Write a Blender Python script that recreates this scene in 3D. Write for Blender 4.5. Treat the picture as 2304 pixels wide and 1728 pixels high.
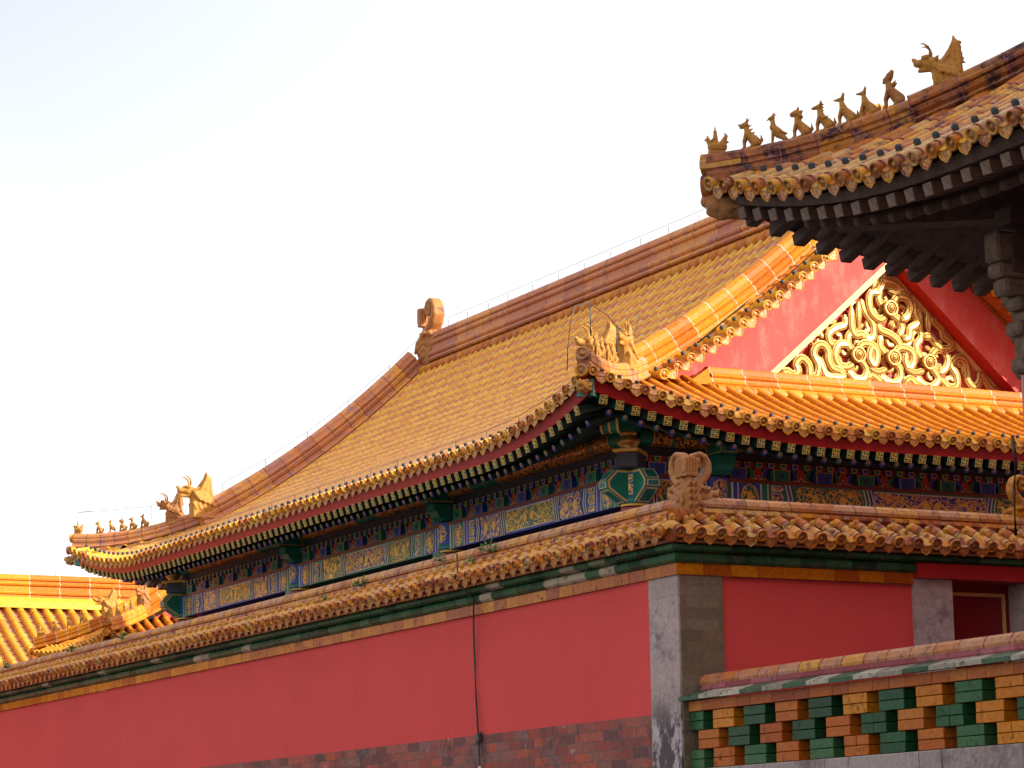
import bpy, bmesh, math, random
from mathutils import Vector, Matrix, noise
R = math.radians
rng = random.Random(7)
for o in list(bpy.data.objects): bpy.data.objects.remove(o)
scn = bpy.context.scene
COL = scn.collection
V = Vector

# ------------------------------------------------------------------ camera
YAW, PITCH, ROLL, FPX = R(27.5326), R(10.2456), R(-.9116), 6104.5
fwd = V((math.sin(YAW)*math.cos(PITCH), math.cos(YAW)*math.cos(PITCH), math.sin(PITCH)))
rt = V((math.cos(YAW), -math.sin(YAW), 0)); up = rt.cross(fwd)
rt2 = rt*math.cos(ROLL)+up*math.sin(ROLL); up2 = -rt*math.sin(ROLL)+up*math.cos(ROLL)
cam = bpy.data.cameras.new('camera'); cam_o = bpy.data.objects.new('camera', cam); COL.objects.link(cam_o)
M = Matrix((rt2, up2, -fwd)).transposed().to_4x4(); cam_o.matrix_world = M
cam.sensor_fit = 'HORIZONTAL'; cam.sensor_width = 36; cam.lens = 36*FPX/2304
cam.clip_start = .1; cam.clip_end = 3000
scn.camera = cam_o
# ------------------------------------------------------------------ light
SUN = V((.58, -.685, .456)).normalized()
EXPO = 1.17
w = bpy.data.worlds.new('World'); scn.world = w; w.use_nodes = True
nt = w.node_tree; nt.nodes.clear()
sky = nt.nodes.new('ShaderNodeTexSky'); sky.sky_type = 'NISHITA'; sky.sun_disc = False
sky.sun_elevation = math.asin(SUN.z); sky.sun_rotation = math.atan2(SUN.x, SUN.y)
sky.air_density = 1.0; sky.dust_density = 6.0; sky.ozone_density = 1.0; sky.altitude = 50
bg = nt.nodes.new('ShaderNodeBackground'); bg.inputs[1].default_value = .15
wo = nt.nodes.new('ShaderNodeOutputWorld')
hz = nt.nodes.new('ShaderNodeMix'); hz.data_type = 'RGBA'; hz.inputs['Factor'].default_value = .7   # bright white haze veil over the clear sky
def wmath(op, a, b=None, c=None):
    m = nt.nodes.new('ShaderNodeMath'); m.operation = op
    for k, v in enumerate((a, b, c)):
        if v is None: continue
        if isinstance(v, (int, float)): m.inputs[k].default_value = v
        else: nt.links.new(v, m.inputs[k])
    return m.outputs[0]
def wrange(v, a, b):
    m = nt.nodes.new('ShaderNodeMapRange'); m.inputs[1].default_value = a; m.inputs[2].default_value = b; nt.links.new(v, m.inputs[0]); return m.outputs[0]
wtc = nt.nodes.new('ShaderNodeTexCoord'); wsp = nt.nodes.new('ShaderNodeSeparateXYZ'); nt.links.new(wtc.outputs['Generated'], wsp.inputs[0])
vd = nt.nodes.new('ShaderNodeVectorMath'); vd.operation = 'DOT_PRODUCT'; nt.links.new(wtc.outputs['Generated'], vd.inputs[0]); vd.inputs[1].default_value = SUN
blue = wmath('MULTIPLY', wrange(vd.outputs['Value'], -.02, -.34), wrange(wsp.outputs[2], .12, .34))   # the veil thins on the side away from the sun
hc = nt.nodes.new('ShaderNodeMix'); hc.data_type = 'RGBA'; hc.inputs[6].default_value = (4.8, 4.65, 4.55, 1); hc.inputs[7].default_value = (2.6, 2.6, 2.75, 1)
nt.links.new(blue, hc.inputs['Factor']); nt.links.new(hc.outputs[2], hz.inputs[7])
nt.links.new(sky.outputs[0], hz.inputs[6]); nt.links.new(hz.outputs[2], bg.inputs[0]); nt.links.new(bg.outputs[0], wo.inputs[0])
sl = bpy.data.lights.new('sun', 'SUN'); sl.energy = 4.0; sl.angle = R(.5); sl.color = (1, .93, .82)
so = bpy.data.objects.new('sun', sl); COL.objects.link(so)
so.rotation_euler = SUN.to_track_quat('Z', 'Y').to_euler()
scn.view_settings.view_transform = 'Standard'; scn.view_settings.look = 'None'
scn.view_settings.exposure = EXPO; scn.view_settings.gamma = 1
scn.render.resolution_x = 1024; scn.render.resolution_y = 768
scn.cycles.max_bounces = 6

# ------------------------------------------------------------------ materials
MATS = {}
def newmat(name):
    m = bpy.data.materials.new(name); m.use_nodes = True
    n = m.node_tree.nodes; l = m.node_tree.links; b = n['Principled BSDF']; MATS[name] = m
    return m, n, l, b
def ramp(n, stops, interp='LINEAR'):
    r = n.new('ShaderNodeValToRGB'); r.color_ramp.interpolation = interp
    e = r.color_ramp.elements
    while len(e) < len(stops): e.new(.5)
    for i, (p, c) in enumerate(stops):
        e[i].position = p; e[i].color = (*c, 1) if len(c) == 3 else c
    return r
def noisetex(n, l, scale, detail=4, rough=.6, dist=0, vec=None, mapscale=None, coord='Object'):
    t = n.new('ShaderNodeTexNoise'); t.inputs['Scale'].default_value = scale
    t.inputs['Detail'].default_value = detail; t.inputs['Roughness'].default_value = rough
    t.inputs['Distortion'].default_value = dist
    if vec is None:
        tc = n.new('ShaderNodeTexCoord'); vec = tc.outputs[coord]
    if mapscale:
        mp = n.new('ShaderNodeMapping'); mp.inputs['Scale'].default_value = mapscale
        l.new(vec, mp.inputs[0]); vec = mp.outputs[0]
    l.new(vec, t.inputs['Vector']); return t
def mix(n, l, fac, a, b, mode='MIX'):
    m = n.new('ShaderNodeMix'); m.data_type = 'RGBA'; m.blend_type = mode
    for inp, v in ((m.inputs['Factor'], fac), (m.inputs[6], a), (m.inputs[7], b)):
        if hasattr(v, 'is_linked') or hasattr(v, 'links'): l.new(v, inp)
        elif isinstance(v, (int, float)): inp.default_value = v
        else: inp.default_value = (*v, 1)
    return m.outputs[2]
def glaze(name, stops, dirt=(.16, .08, .09), dirt_amt=.5, dscale=5, rough=.3, mort=None, patch=None, bump=.3):
    """glazed ceramic: colour per tile from the face attribute rnd, weathering from noise"""
    m, n, l, b = newmat(name)
    at = n.new('ShaderNodeAttribute'); at.attribute_name = 'rnd'
    r = ramp(n, stops); l.new(at.outputs['Fac'], r.inputs[0])
    base = r.outputs[0]
    n1 = noisetex(n, l, 22, 5, .7)
    r1 = ramp(n, [(.35, (.72, .72, .72)), (.65, (1.15, 1.12, 1.08))]); l.new(n1.outputs[0], r1.inputs[0])
    base = mix(n, l, 1, base, r1.outputs[0], 'MULTIPLY')
    n2 = noisetex(n, l, dscale, 8, .72)
    k = 1-dirt_amt
    r2 = ramp(n, [(.38+.3*k, (0, 0, 0)), (.5+.32*k, (1, 1, 1))]); l.new(n2.outputs[0], r2.inputs[0])
    base = mix(n, l, r2.outputs[0], base, dirt)
    if patch:
        n4 = noisetex(n, l, 9, 6, .75, .5)
        r4 = ramp(n, [(.56, (0, 0, 0)), (.62, (1, 1, 1))]); l.new(n4.outputs[0], r4.inputs[0])
        base = mix(n, l, r4.outputs[0], base, patch)
    l.new(base, b.inputs['Base Color']); b.inputs['Specular IOR Level'].default_value = .11
    rr = n.new('ShaderNodeMapRange'); rr.inputs[3].default_value = rough; rr.inputs[4].default_value = .85
    l.new(r2.outputs[0], rr.inputs[0]); l.new(rr.outputs[0], b.inputs['Roughness'])
    n3 = noisetex(n, l, 60, 4, .6)
    bp = n.new('ShaderNodeBump'); bp.inputs['Strength'].default_value = bump; bp.inputs['Distance'].default_value = .01
    l.new(n3.outputs[0], bp.inputs['Height']); l.new(bp.outputs[0], b.inputs['Normal'])
    return m
YEL = [(0, (.34, .09, .02)), (.3, (.44, .14, .02)), (.5, (.52, .2, .02)), (.7, (.58, .27, .02)), (1, (.62, .34, .04))]
glaze('tile_hall', [(0, (.46, .15, .06)), (.35, (.58, .21, .05)), (.6, (.68, .31, .03)), (1, (.74, .42, .05))], dirt_amt=.1, dirt=(.34, .15, .09), rough=.3)
glaze('tile_joint', [(0, (.66, .43, .33)), (1, (.76, .54, .43))], dirt_amt=.2, rough=.5)
glaze('tile_pan', [(0, (.42, .21, .15)), (1, (.56, .32, .22))], dirt_amt=.4, rough=.4)
glaze('pan_orange', [(0, (.22, .06, .015)), (1, (.36, .11, .02))], dirt_amt=.3, rough=.4)
glaze('tile_eave', YEL, dirt_amt=.25, rough=.25)
glaze('tile_old', [(0, (.26, .06, .012)), (.35, (.42, .13, .012)), (.7, (.58, .27, .02)), (1, (.46, .28, .13))], dirt=(.10, .05, .06), dirt_amt=.55, dscale=7, rough=.35, patch=(.34, .22, .13))
glaze('tile_wall', [(0, (.28, .06, .018)), (.4, (.48, .135, .014)), (.8, (.58, .225, .018)), (1, (.52, .3, .1))], dirt=(.11, .028, .032), dirt_amt=.62, dscale=8, rough=.35, patch=(.33, .22, .14))
glaze('ridge_glaze', [(0, (.42, .11, .013)), (.5, (.54, .17, .012)), (1, (.58, .24, .015))], dirt=(.45, .2, .13), dirt_amt=.35, dscale=9, rough=.42)
glaze('ridge_dusty', [(0, (.46, .17, .085)), (.5, (.60, .24, .10)), (1, (.66, .30, .07))], dirt=(.38, .19, .18), dirt_amt=.6, dscale=5, rough=.4)
glaze('ridge_old', [(0, (.22, .075, .05)), (.5, (.33, .12, .05)), (1, (.48, .2, .03))], dirt=(.05, .03, .04), dirt_amt=.68, dscale=6, rough=.5, patch=(.30, .15, .14))
glaze('mortar_pink', [(0, (.22, .05, .055)), (1, (.33, .11, .12))], dirt=(.12, .06, .07), dirt_amt=.5, rough=.8)
glaze('wall_ridge', [(0, (.42, .13, .03)), (.5, (.44, .21, .10)), (1, (.58, .25, .02))], dirt=(.2, .09, .08), dirt_amt=.55, dscale=7, rough=.45, patch=(.36, .22, .18))
glaze('green_glaze', [(0, (.02, .055, .03)), (.5, (.035, .115, .05)), (.9, (.06, .15, .07)), (.93, (.45, .38, .27)), (1, (.45, .38, .27))], dirt=(.10, .09, .07), dirt_amt=.5, dscale=6, rough=.25)
glaze('coping_glaze', [(0, (.03, .09, .045)), (.35, (.06, .13, .07)), (.5, (.22, .2, .15)), (1, (.46, .42, .34))], dirt=(.07, .055, .045), dirt_amt=.55, dscale=10, rough=.3)
glaze('green_deep', [(0, (.010, .05, .02)), (.6, (.02, .095, .035)), (1, (.045, .13, .05))], dirt=(.035, .045, .022), dirt_amt=.42, dscale=9, rough=.22)
glaze('amber_glaze', [(0, (.36, .075, .008)), (.5, (.5, .14, .007)), (1, (.58, .205, .008))], dirt=(.13, .045, .018), dirt_amt=.42, dscale=9, rough=.25)
glaze('rust_glaze', [(0, (.28, .055, .012)), (.6, (.42, .1, .012)), (1, (.46, .15, .02))], dirt=(.30, .17, .13), dirt_amt=.25, dscale=12, rough=.35)
glaze('nail_dark', [(0, (.03, .04, .05)), (1, (.08, .09, .1))], dirt_amt=.2, rough=.35)
glaze('nail_yellow', [(0, (.45, .2, .03)), (1, (.6, .3, .04))], dirt_amt=.2, rough=.3)
glaze('relief_bronze', [(0, (.42, .19, .07)), (1, (.5, .24, .07))], dirt=(.22, .1, .06), dirt_amt=.4, dscale=30, rough=.3, bump=.8)
glaze('beast_glaze', [(0, (.50, .23, .05)), (1, (.56, .28, .06))], dirt=(.2, .09, .06), dirt_amt=.45, dscale=11, rough=.28, bump=1.0)
glaze('beast_old', [(0, (.40, .17, .06)), (1, (.46, .2, .06))], dirt=(.14, .08, .07), dirt_amt=.5, dscale=11, rough=.35, bump=1.0)

def paint(name, col, rough=.55, var=.15, scale=4, metallic=0, bump=.05, bscale=40, spec=.5):
    m, n, l, b = newmat(name)
    n1 = noisetex(n, l, scale, 6, .65)
    lo = tuple(c*(1-var) for c in col); hi = tuple(min(1, c*(1+var)) for c in col)
    r1 = ramp(n, [(.3, lo), (.7, hi)]); l.new(n1.outputs[0], r1.inputs[0])
    l.new(r1.outputs[0], b.inputs['Base Color']); b.inputs['Roughness'].default_value = rough
    b.inputs['Metallic'].default_value = metallic; b.inputs['Specular IOR Level'].default_value = spec
    n3 = noisetex(n, l, bscale, 4, .6)
    bp = n.new('ShaderNodeBump'); bp.inputs['Strength'].default_value = bump; bp.inputs['Distance'].default_value = .01
    l.new(n3.outputs[0], bp.inputs['Height']); l.new(bp.outputs[0], b.inputs['Normal'])
    return m
paint('lacquer_red', (.34, .012, .012), .4)
paint('board_red', (.36, .012, .012), .45, .25, 6)
paint('door_red', (.16, .006, .01), .4)
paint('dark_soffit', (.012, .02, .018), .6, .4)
paint('tie_red', (.2, .045, .02), .5)
paint('emblem_green', (.004, .085, .06), .5, .2)
paint('rafter_green', (.003, .035, .028), .5, .2)
paint('dark_wood', (.075, .038, .026), .75, .5, 12, bump=.3)
paint('old_wood', (.045, .024, .015), .8, .45, 9, bump=.4)
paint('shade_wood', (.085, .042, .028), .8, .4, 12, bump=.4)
paint('grey_wood', (.16, .10, .07), .85, .45, 14, bump=.5)
paint('blue', (.03, .08, .48), .5, .2, 8)
paint('green', (.008, .24, .16), .5, .2, 8)
paint('teal', (.02, .23, .2), .45, .15, 8)
paint('cream', (.78, .66, .48), .55, .15)
paint('gold_band', (.60, .40, .12), .45, .15, 14, .2, .1)
paint('gold', (.66, .40, .11), .38, .12, 14, .6, .15)
paint('gold_groove', (.40, .22, .05), .5, .15, 30, .5, .2)  # darker gold for the grooves of ribbons and rosettes
paint('gold_paint', (.95, .56, .09), .4, .12, 20, 0)
paint('slate', (.055, .058, .085), .6, .2)
paint('flame_red', (.55, .065, .015), .5, .2, 15)
paint('pearl', (.5, .36, .3), .4, .1)
paint('interior_shade', (.02, .006, .006), .8, .2)  # near black: the shadow below the beams is put into this colour
paint('iron', (.04, .035, .035), .5, .3)
paint('white_plastic', (.6, .6, .6), .5)
paint('leaf', (.05, .13, .03), .6, .4, 20)
paint('stone_paving', (.13, .12, .11), .85, .25, 2, bump=.3)

def plaster(name, base, pale, blot, amt, stain=None):
    m, n, l, b = newmat(name)
    n1 = noisetex(n, l, .7, 5, .6); r1 = ramp(n, [(.3, base), (.7, tuple(c*1.12 for c in base))]); l.new(n1.outputs[0], r1.inputs[0])
    n2 = noisetex(n, l, 2.2, 8, .75, mapscale=(1.6, 1.6, .7))
    r2 = ramp(n, [(.62-amt*.25, (0, 0, 0)), (.78-amt*.2, (1, 1, 1))]); l.new(n2.outputs[0], r2.inputs[0])
    c = mix(n, l, r2.outputs[0], r1.outputs[0], pale)
    n3 = noisetex(n, l, 26, 3, .5); r3 = ramp(n, [(.70, (0, 0, 0)), (.74, (1, 1, 1))]); l.new(n3.outputs[0], r3.inputs[0])
    c = mix(n, l, r3.outputs[0], c, blot)
    n5 = noisetex(n, l, 3, 6, .7, mapscale=(4, 4, .25)); r5 = ramp(n, [(.4, (.975, .975, .975)), (.62, (1.01, 1.01, 1.01))]); l.new(n5.outputs[0], r5.inputs[0])
    c = mix(n, l, 1, c, r5.outputs[0], 'MULTIPLY')
    if stain:
        n6 = noisetex(n, l, 5, 8, .8, 1); r6 = ramp(n, [(.6, (0, 0, 0)), (.68, (1, 1, 1))]); l.new(n6.outputs[0], r6.inputs[0])
        c = mix(n, l, r6.outputs[0], c, stain)
    l.new(c, b.inputs['Base Color']); b.inputs['Roughness'].default_value = .85
    n4 = noisetex(n, l, 14, 8, .7); bp = n.new('ShaderNodeBump'); bp.inputs['Strength'].default_value = .25; bp.inputs['Distance'].default_value = .01
    l.new(n4.outputs[0], bp.inputs['Height']); l.new(bp.outputs[0], b.inputs['Normal'])
plaster('plaster_red', (.58, .05, .044), (.58, .062, .052), (.25, .035, .03), .1)
plaster('plaster_gable', (.52, .06, .05), (.60, .15, .12), (.4, .05, .04), .55)

def masonry(name, stops, mort, bw, bh, stain, stain2=None, rough=.85, offs=.5, amt=.56, rotz=0, mort_w=.006, grad=None):
    m, n, l, b = newmat(name)
    tc = n.new('ShaderNodeTexCoord'); sp = n.new('ShaderNodeSeparateXYZ'); l.new(tc.outputs['Object'], sp.inputs[0])
    ad = n.new('ShaderNodeMath'); l.new(sp.outputs[0], ad.inputs[0]); l.new(sp.outputs[1], ad.inputs[1])
    cb = n.new('ShaderNodeCombineXYZ'); l.new(ad.outputs[0], cb.inputs[0]); l.new(sp.outputs[2], cb.inputs[1])
    br = n.new('ShaderNodeTexBrick'); l.new(cb.outputs[0], br.inputs['Vector'])
    br.inputs['Scale'].default_value = 1; br.inputs['Brick Width'].default_value = bw; br.inputs['Row Height'].default_value = bh
    br.inputs['Mortar Size'].default_value = mort_w; br.inputs['Bias'].default_value = 0; br.offset = offs
    br.inputs['Color1'].default_value = (0, 0, 0, 1); br.inputs['Color2'].default_value = (1, 1, 1, 1); br.inputs['Mortar'].default_value = (.5, .5, .5, 1)
    r = ramp(n, stops); l.new(br.outputs['Color'], r.inputs[0])
    c = mix(n, l, br.outputs['Fac'], r.outputs[0], mort)
    n2 = noisetex(n, l, 1.6, 9, .8, 0); r2 = ramp(n, [(amt-.06, (0, 0, 0)), (amt+.06, (1, 1, 1))]); l.new(n2.outputs[0], r2.inputs[0])
    c = mix(n, l, r2.outputs[0], c, stain)
    if stain2:
        n3 = noisetex(n, l, 3.0, 9, .85, .2, mapscale=(1, 1, .8)); r3 = ramp(n, [(.60, (0, 0, 0)), (.66, (1, 1, 1))]); l.new(n3.outputs[0], r3.inputs[0])
        c = mix(n, l, r3.outputs[0], c, stain2)
    if grad:   # damp stain with lime blooms on the lower part
        mr = n.new('ShaderNodeMapRange'); mr.inputs[1].default_value = grad[0]; mr.inputs[2].default_value = grad[1]; mr.inputs[3].default_value = 1; mr.inputs[4].default_value = 0
        n7 = noisetex(n, l, 2.5, 6, .7); ad2 = n.new('ShaderNodeMath'); ad2.operation = 'MULTIPLY_ADD'; ad2.inputs[1].default_value = .9; l.new(n7.outputs[0], ad2.inputs[0]); l.new(sp.outputs[2], ad2.inputs[2]); l.new(ad2.outputs[0], mr.inputs[0])
        c = mix(n, l, mr.outputs[0], c, (.085, .06, .065))
        n8 = noisetex(n, l, 2.2, 9, .78, mapscale=(1.3, 1.3, .8)); r8 = ramp(n, [(.49, (0, 0, 0)), (.53, (1, 1, 1))]); l.new(n8.outputs[0], r8.inputs[0])
        mm2 = n.new('ShaderNodeMath'); mm2.operation = 'MULTIPLY'; l.new(r8.outputs[0], mm2.inputs[0]); l.new(mr.outputs[0], mm2.inputs[1]); c = mix(n, l, mm2.outputs[0], c, (.45, .38, .37))
    n5 = noisetex(n, l, 18, 6, .7); r5 = ramp(n, [(.3, (.75, .75, .75)), (.7, (1.15, 1.15, 1.15))]); l.new(n5.outputs[0], r5.inputs[0])
    c = mix(n, l, 1, c, r5.outputs[0], 'MULTIPLY')
    l.new(c, b.inputs['Base Color']); b.inputs['Roughness'].default_value = rough
    bp = n.new('ShaderNodeBump'); bp.inputs['Strength'].default_value = .5; bp.inputs['Distance'].default_value = .012
    mm = n.new('ShaderNodeMath'); mm.operation = 'SUBTRACT'; l.new(n5.outputs[0], mm.inputs[0]); l.new(br.outputs['Fac'], mm.inputs[1])
    l.new(mm.outputs[0], bp.inputs['Height']); l.new(bp.outputs[0], b.inputs['Normal'])
masonry('brick_skirt', [(0, (.13, .055, .05)), (.3, (.32, .06, .038)), (.6, (.22, .10, .085)), (1, (.42, .075, .035))], (.15, .08, .07), .34, .115, (.07, .045, .045), (.5, .4, .37), amt=.58)
masonry('brick_brown', [(0, (.13, .085, .05)), (.5, (.17, .11, .065)), (1, (.2, .14, .09))], (.15, .105, .07), .42, .125, (.10, .07, .05), (.27, .23, .19), amt=.62, mort_w=.004)
masonry('pier_grey', [(0, (.37, .28, .265)), (.5, (.41, .31, .29)), (1, (.44, .335, .31))], (.32, .235, .215), .7, .5, (.17, .125, .13), (.4, .33, .31), amt=.6, mort_w=.003, grad=(2.0, 2.5))
masonry('stone_base', [(0, (.28, .22, .2)), (1, (.36, .29, .27))], (.08, .06, .06), 1.6, .6, (.17, .12, .11), (.42, .36, .34), amt=.56)

def filigree(name, bgc, gold=(.95, .58, .1), scale=9, thick=.17, dense=5.0, distort=1.2):
    m, n, l, b = newmat(name)
    t = noisetex(n, l, scale, 1.5, .5, distort)
    mu = n.new('ShaderNodeMath'); mu.operation = 'MULTIPLY'; mu.inputs[1].default_value = dense; l.new(t.outputs[0], mu.inputs[0])
    fr = n.new('ShaderNodeMath'); fr.operation = 'FRACT'; l.new(mu.outputs[0], fr.inputs[0])
    sb = n.new('ShaderNodeMath'); sb.operation = 'SUBTRACT'; sb.inputs[1].default_value = .5; l.new(fr.outputs[0], sb.inputs[0])
    ab = n.new('ShaderNodeMath'); ab.operation = 'ABSOLUTE'; l.new(sb.outputs[0], ab.inputs[0])
    r = ramp(n, [(thick, (1, 1, 1)), (thick+.06, (0, 0, 0))]); l.new(ab.outputs[0], r.inputs[0])
    c = mix(n, l, r.outputs[0], bgc, gold)
    l.new(c, b.inputs['Base Color']); b.inputs['Roughness'].default_value = .42
    mr = n.new('ShaderNodeMath'); mr.operation = 'MULTIPLY'; mr.inputs[1].default_value = .3; l.new(r.outputs[0], mr.inputs[0]); l.new(mr.outputs[0], b.inputs['Metallic'])
    bp = n.new('ShaderNodeBump'); bp.inputs['Strength'].default_value = .3; bp.inputs['Distance'].default_value = .004
    l.new(r.outputs[0], bp.inputs['Height']); l.new(bp.outputs[0], b.inputs['Normal'])
filigree('fil_blue', (.03, .06, .32)); filigree('fil_green', (.01, .16, .11))
filigree('fil_dark', (.02, .03, .035), gold=(.95, .45, .06), scale=8, thick=.26)
filigree('fil_center_blue', (.03, .06, .32), scale=6, thick=.24, dense=6, distort=2.5); filigree('fil_center_green', (.01, .1, .07), scale=6, thick=.24, dense=6, distort=2.5)
filigree('tile_relief', (.22, .075, .02), gold=(.55, .24, .05), scale=26, thick=.2, dense=4)

# ------------------------------------------------------------------ mesh helper
class MB:
    def __init__(s): s.v = []; s.f = []; s.m = []; s.r = []; s.sm = []
    def add(s, vs, fs, mi=0, rnd=None, smooth=False):
        o = len(s.v); s.v.extend([tuple(p) for p in vs])
        if rnd is None: rnd = rng.random()
        for f in fs:
            s.f.append([i+o for i in f]); s.m.append(mi); s.r.append(rnd); s.sm.append(smooth)
    def quad(s, a, b, c, d, mi=0, rnd=None): s.add([a, b, c, d], [(0, 1, 2, 3)], mi, rnd)
    def box(s, x0, x1, y0, y1, z0, z1, mi=0, rnd=None, bev=0):
        if bev: return s.bbox(V(((x0+x1)/2, (y0+y1)/2, (z0+z1)/2)), V((1, 0, 0)), V((0, 1, 0)), V((0, 0, 1)), (x1-x0)/2, (y1-y0)/2, (z1-z0)/2, mi, rnd, bev)
        s.obox(V(((x0+x1)/2, (y0+y1)/2, (z0+z1)/2)), V((1, 0, 0)), V((0, 1, 0)), V((0, 0, 1)), (x1-x0)/2, (y1-y0)/2, (z1-z0)/2, mi, rnd)
    def obox(s, c, a, b, d, ha, hb, hd, mi=0, rnd=None):
        p = [c+a*ha*i+b*hb*j+d*hd*k for k in (-1, 1) for j in (-1, 1) for i in (-1, 1)]
        s.add(p, [(0, 2, 3, 1), (4, 5, 7, 6), (0, 1, 5, 4), (2, 6, 7, 3), (0, 4, 6, 2), (1, 3, 7, 5)], mi, rnd)
    def bbox(s, c, a, b, d, ha, hb, hd, mi=0, rnd=None, bev=.01):
        # box with chamfered edges
        pts = []; idx = {}
        for i in (-1, 1):
            for j in (-1, 1):
                for k in (-1, 1):
                    for ax in range(3):
                        h = [ha, hb, hd]; e = [h[0]-bev, h[1]-bev, h[2]-bev]; e[ax] = h[ax]
                        idx[(i, j, k, ax)] = len(pts); pts.append(c+a*e[0]*i+b*e[1]*j+d*e[2]*k)
        F = []
        for sgn in (-1, 1):
            F.append([idx[(sgn, j, k, 0)] for j, k in ((-1, -1), (1, -1), (1, 1), (-1, 1))])
            F.append([idx[(i, sgn, k, 1)] for i, k in ((-1, -1), (1, -1), (1, 1), (-1, 1))])
            F.append([idx[(i, j, sgn, 2)] for i, j in ((-1, -1), (1, -1), (1, 1), (-1, 1))])
        for i in (-1, 1):
            for j in (-1, 1): F.append([idx[(i, j, -1, 0)], idx[(i, j, 1, 0)], idx[(i, j, 1, 1)], idx[(i, j, -1, 1)]])
        for i in (-1, 1):
            for k in (-1, 1): F.append([idx[(i, -1, k, 0)], idx[(i, 1, k, 0)], idx[(i, 1, k, 2)], idx[(i, -1, k, 2)]])
        for j in (-1, 1):
            for k in (-1, 1): F.append([idx[(-1, j, k, 1)], idx[(1, j, k, 1)], idx[(1, j, k, 2)], idx[(-1, j, k, 2)]])
        for i in (-1, 1):
            for j in (-1, 1):
                for k in (-1, 1): F.append([idx[(i, j, k, 0)], idx[(i, j, k, 1)], idx[(i, j, k, 2)]])
        s.add(pts, F, mi, rnd)
    def prism(s, pts, off, mi=0, rnd=None, cap0=True):
        """extrude a planar polygon (3-D points) by the vector off"""
        n = len(pts); q = [V(p) for p in pts]; q2 = [p+off for p in q]
        F = [tuple(range(n, 2*n))]+([tuple(reversed(range(n)))] if cap0 else [])
        F += [(i, (i+1) % n, n+(i+1) % n, n+i) for i in range(n)]
        s.add(q+q2, F, mi, rnd)
    def rings(s, rings, mi=0, rnd=None, closed=True, smooth=True, cap=False):
        k = len(rings[0]); vs = [p for r_ in rings for p in r_]; F = []
        for i in range(len(rings)-1):
            for j in range(k if closed else k-1):
                a = i*k+j; b_ = i*k+(j+1) % k; F.append((a, b_, b_+k, a+k))
        if cap: F.append(tuple(reversed(range(k)))); F.append(tuple(range((len(rings)-1)*k, len(rings)*k)))
        s.add(vs, F, mi, rnd, smooth)
    def lathe(s, c, ax, prof, seg=12, mi=0, rnd=None, smooth=True):
        """prof: (radius, height along ax)"""
        ax = ax.normalized(); a = ax.orthogonal().normalized(); b_ = ax.cross(a)
        rs = [[c+ax*h+(a*math.cos(t)+b_*math.sin(t))*r for t in [2*math.pi*i/seg for i in range(seg)]] for r, h in prof]
        s.rings(rs, mi, rnd, True, smooth)
    def tube(s, pts, rad, seg=6, mi=0, rnd=None, flat=None):
        pts = [V(p) for p in pts]; rs = []
        for i, p in enumerate(pts):
            t = (pts[min(i+1, len(pts)-1)]-pts[max(i-1, 0)]).normalized()
            a = t.cross(V((0, 0, 1)));
            if a.length < .05: a = t.cross(V((1, 0, 0)))
            a.normalize(); b_ = a.cross(t)
            r = rad[i] if isinstance(rad, (list, tuple)) else rad
            rs.append([p+(a*math.cos(x)+b_*math.sin(x))*r for x in [2*math.pi*k/seg for k in range(seg)]])
        s.rings(rs, mi, rnd, True, True, True)
    def mesh(s, name, mats):
        me = bpy.data.meshes.new(name); me.from_pydata(s.v, [], s.f)
        for mn in mats: me.materials.append(MATS[mn])
        me.polygons.foreach_set('material_index', s.m)
        me.polygons.foreach_set('use_smooth', s.sm)
        a = me.attributes.new('rnd', 'FLOAT', 'FACE'); a.data.foreach_set('value', s.r)
        me.update(); return me
    def build(s, name, mats, parent=None):
        if isinstance(mats, str): mats = [mats]
        o = bpy.data.objects.new(name, s.mesh(name, mats)); COL.objects.link(o)
        if parent is not None: o.parent = parent; o.matrix_parent_inverse = parent.matrix_world.inverted()
        return o
def thing(name, label, cat, loc=(0, 0, 0), group=None):
    o = bpy.data.objects.new(name, None); COL.objects.link(o); o.location = loc; o.empty_display_size = .2
    o.matrix_world = Matrix.Translation(loc)
    o['label'] = label; o['category'] = cat
    if group: o['group'] = group
    return o
def tag(o, label, cat, group=None):
    o['label'] = label; o['category'] = cat
    if group: o['group'] = group
    return o
def inst(src, mat, parent, name=None):
    c = src.copy(); COL.objects.link(c); c.parent = parent
    c.matrix_parent_inverse = Matrix.Identity(4)
    c.matrix_basis = parent.matrix_world.inverted() @ mat
    if name: c.name = name
    return c
def frame(p, x, y, z):
    m_ = Matrix((x, y, z)).transposed().to_4x4(); m_.translation = p; return m_
def many(name, mesh, mats4, parent, cap=100):
    """individual linked copies for the nearest 'cap', the rest joined into one stuff part"""
    mats4 = sorted(mats4, key=lambda m_: m_.translation.length)
    pi = parent.matrix_world.inverted()
    for m_ in mats4[:cap]:
        o = bpy.data.objects.new(name, mesh); COL.objects.link(o); o.parent = parent
        o.matrix_basis = pi @ m_
    rest = mats4[cap:]
    if rest:
        bm = bmesh.new()
        for m_ in rest:
            t = mesh.copy(); t.transform(m_); bm.from_mesh(t); bpy.data.meshes.remove(t)
        me = bpy.data.meshes.new(name+'s'); bm.to_mesh(me); bm.free()
        for mm in mesh.materials: me.materials.append(mm)
        o = bpy.data.objects.new(name+'s', me); COL.objects.link(o); o.parent = parent; o.matrix_basis = pi; o['kind'] = 'stuff'

X, Y, Z = V((1, 0, 0)), V((0, 1, 0)), V((0, 0, 1))
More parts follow.
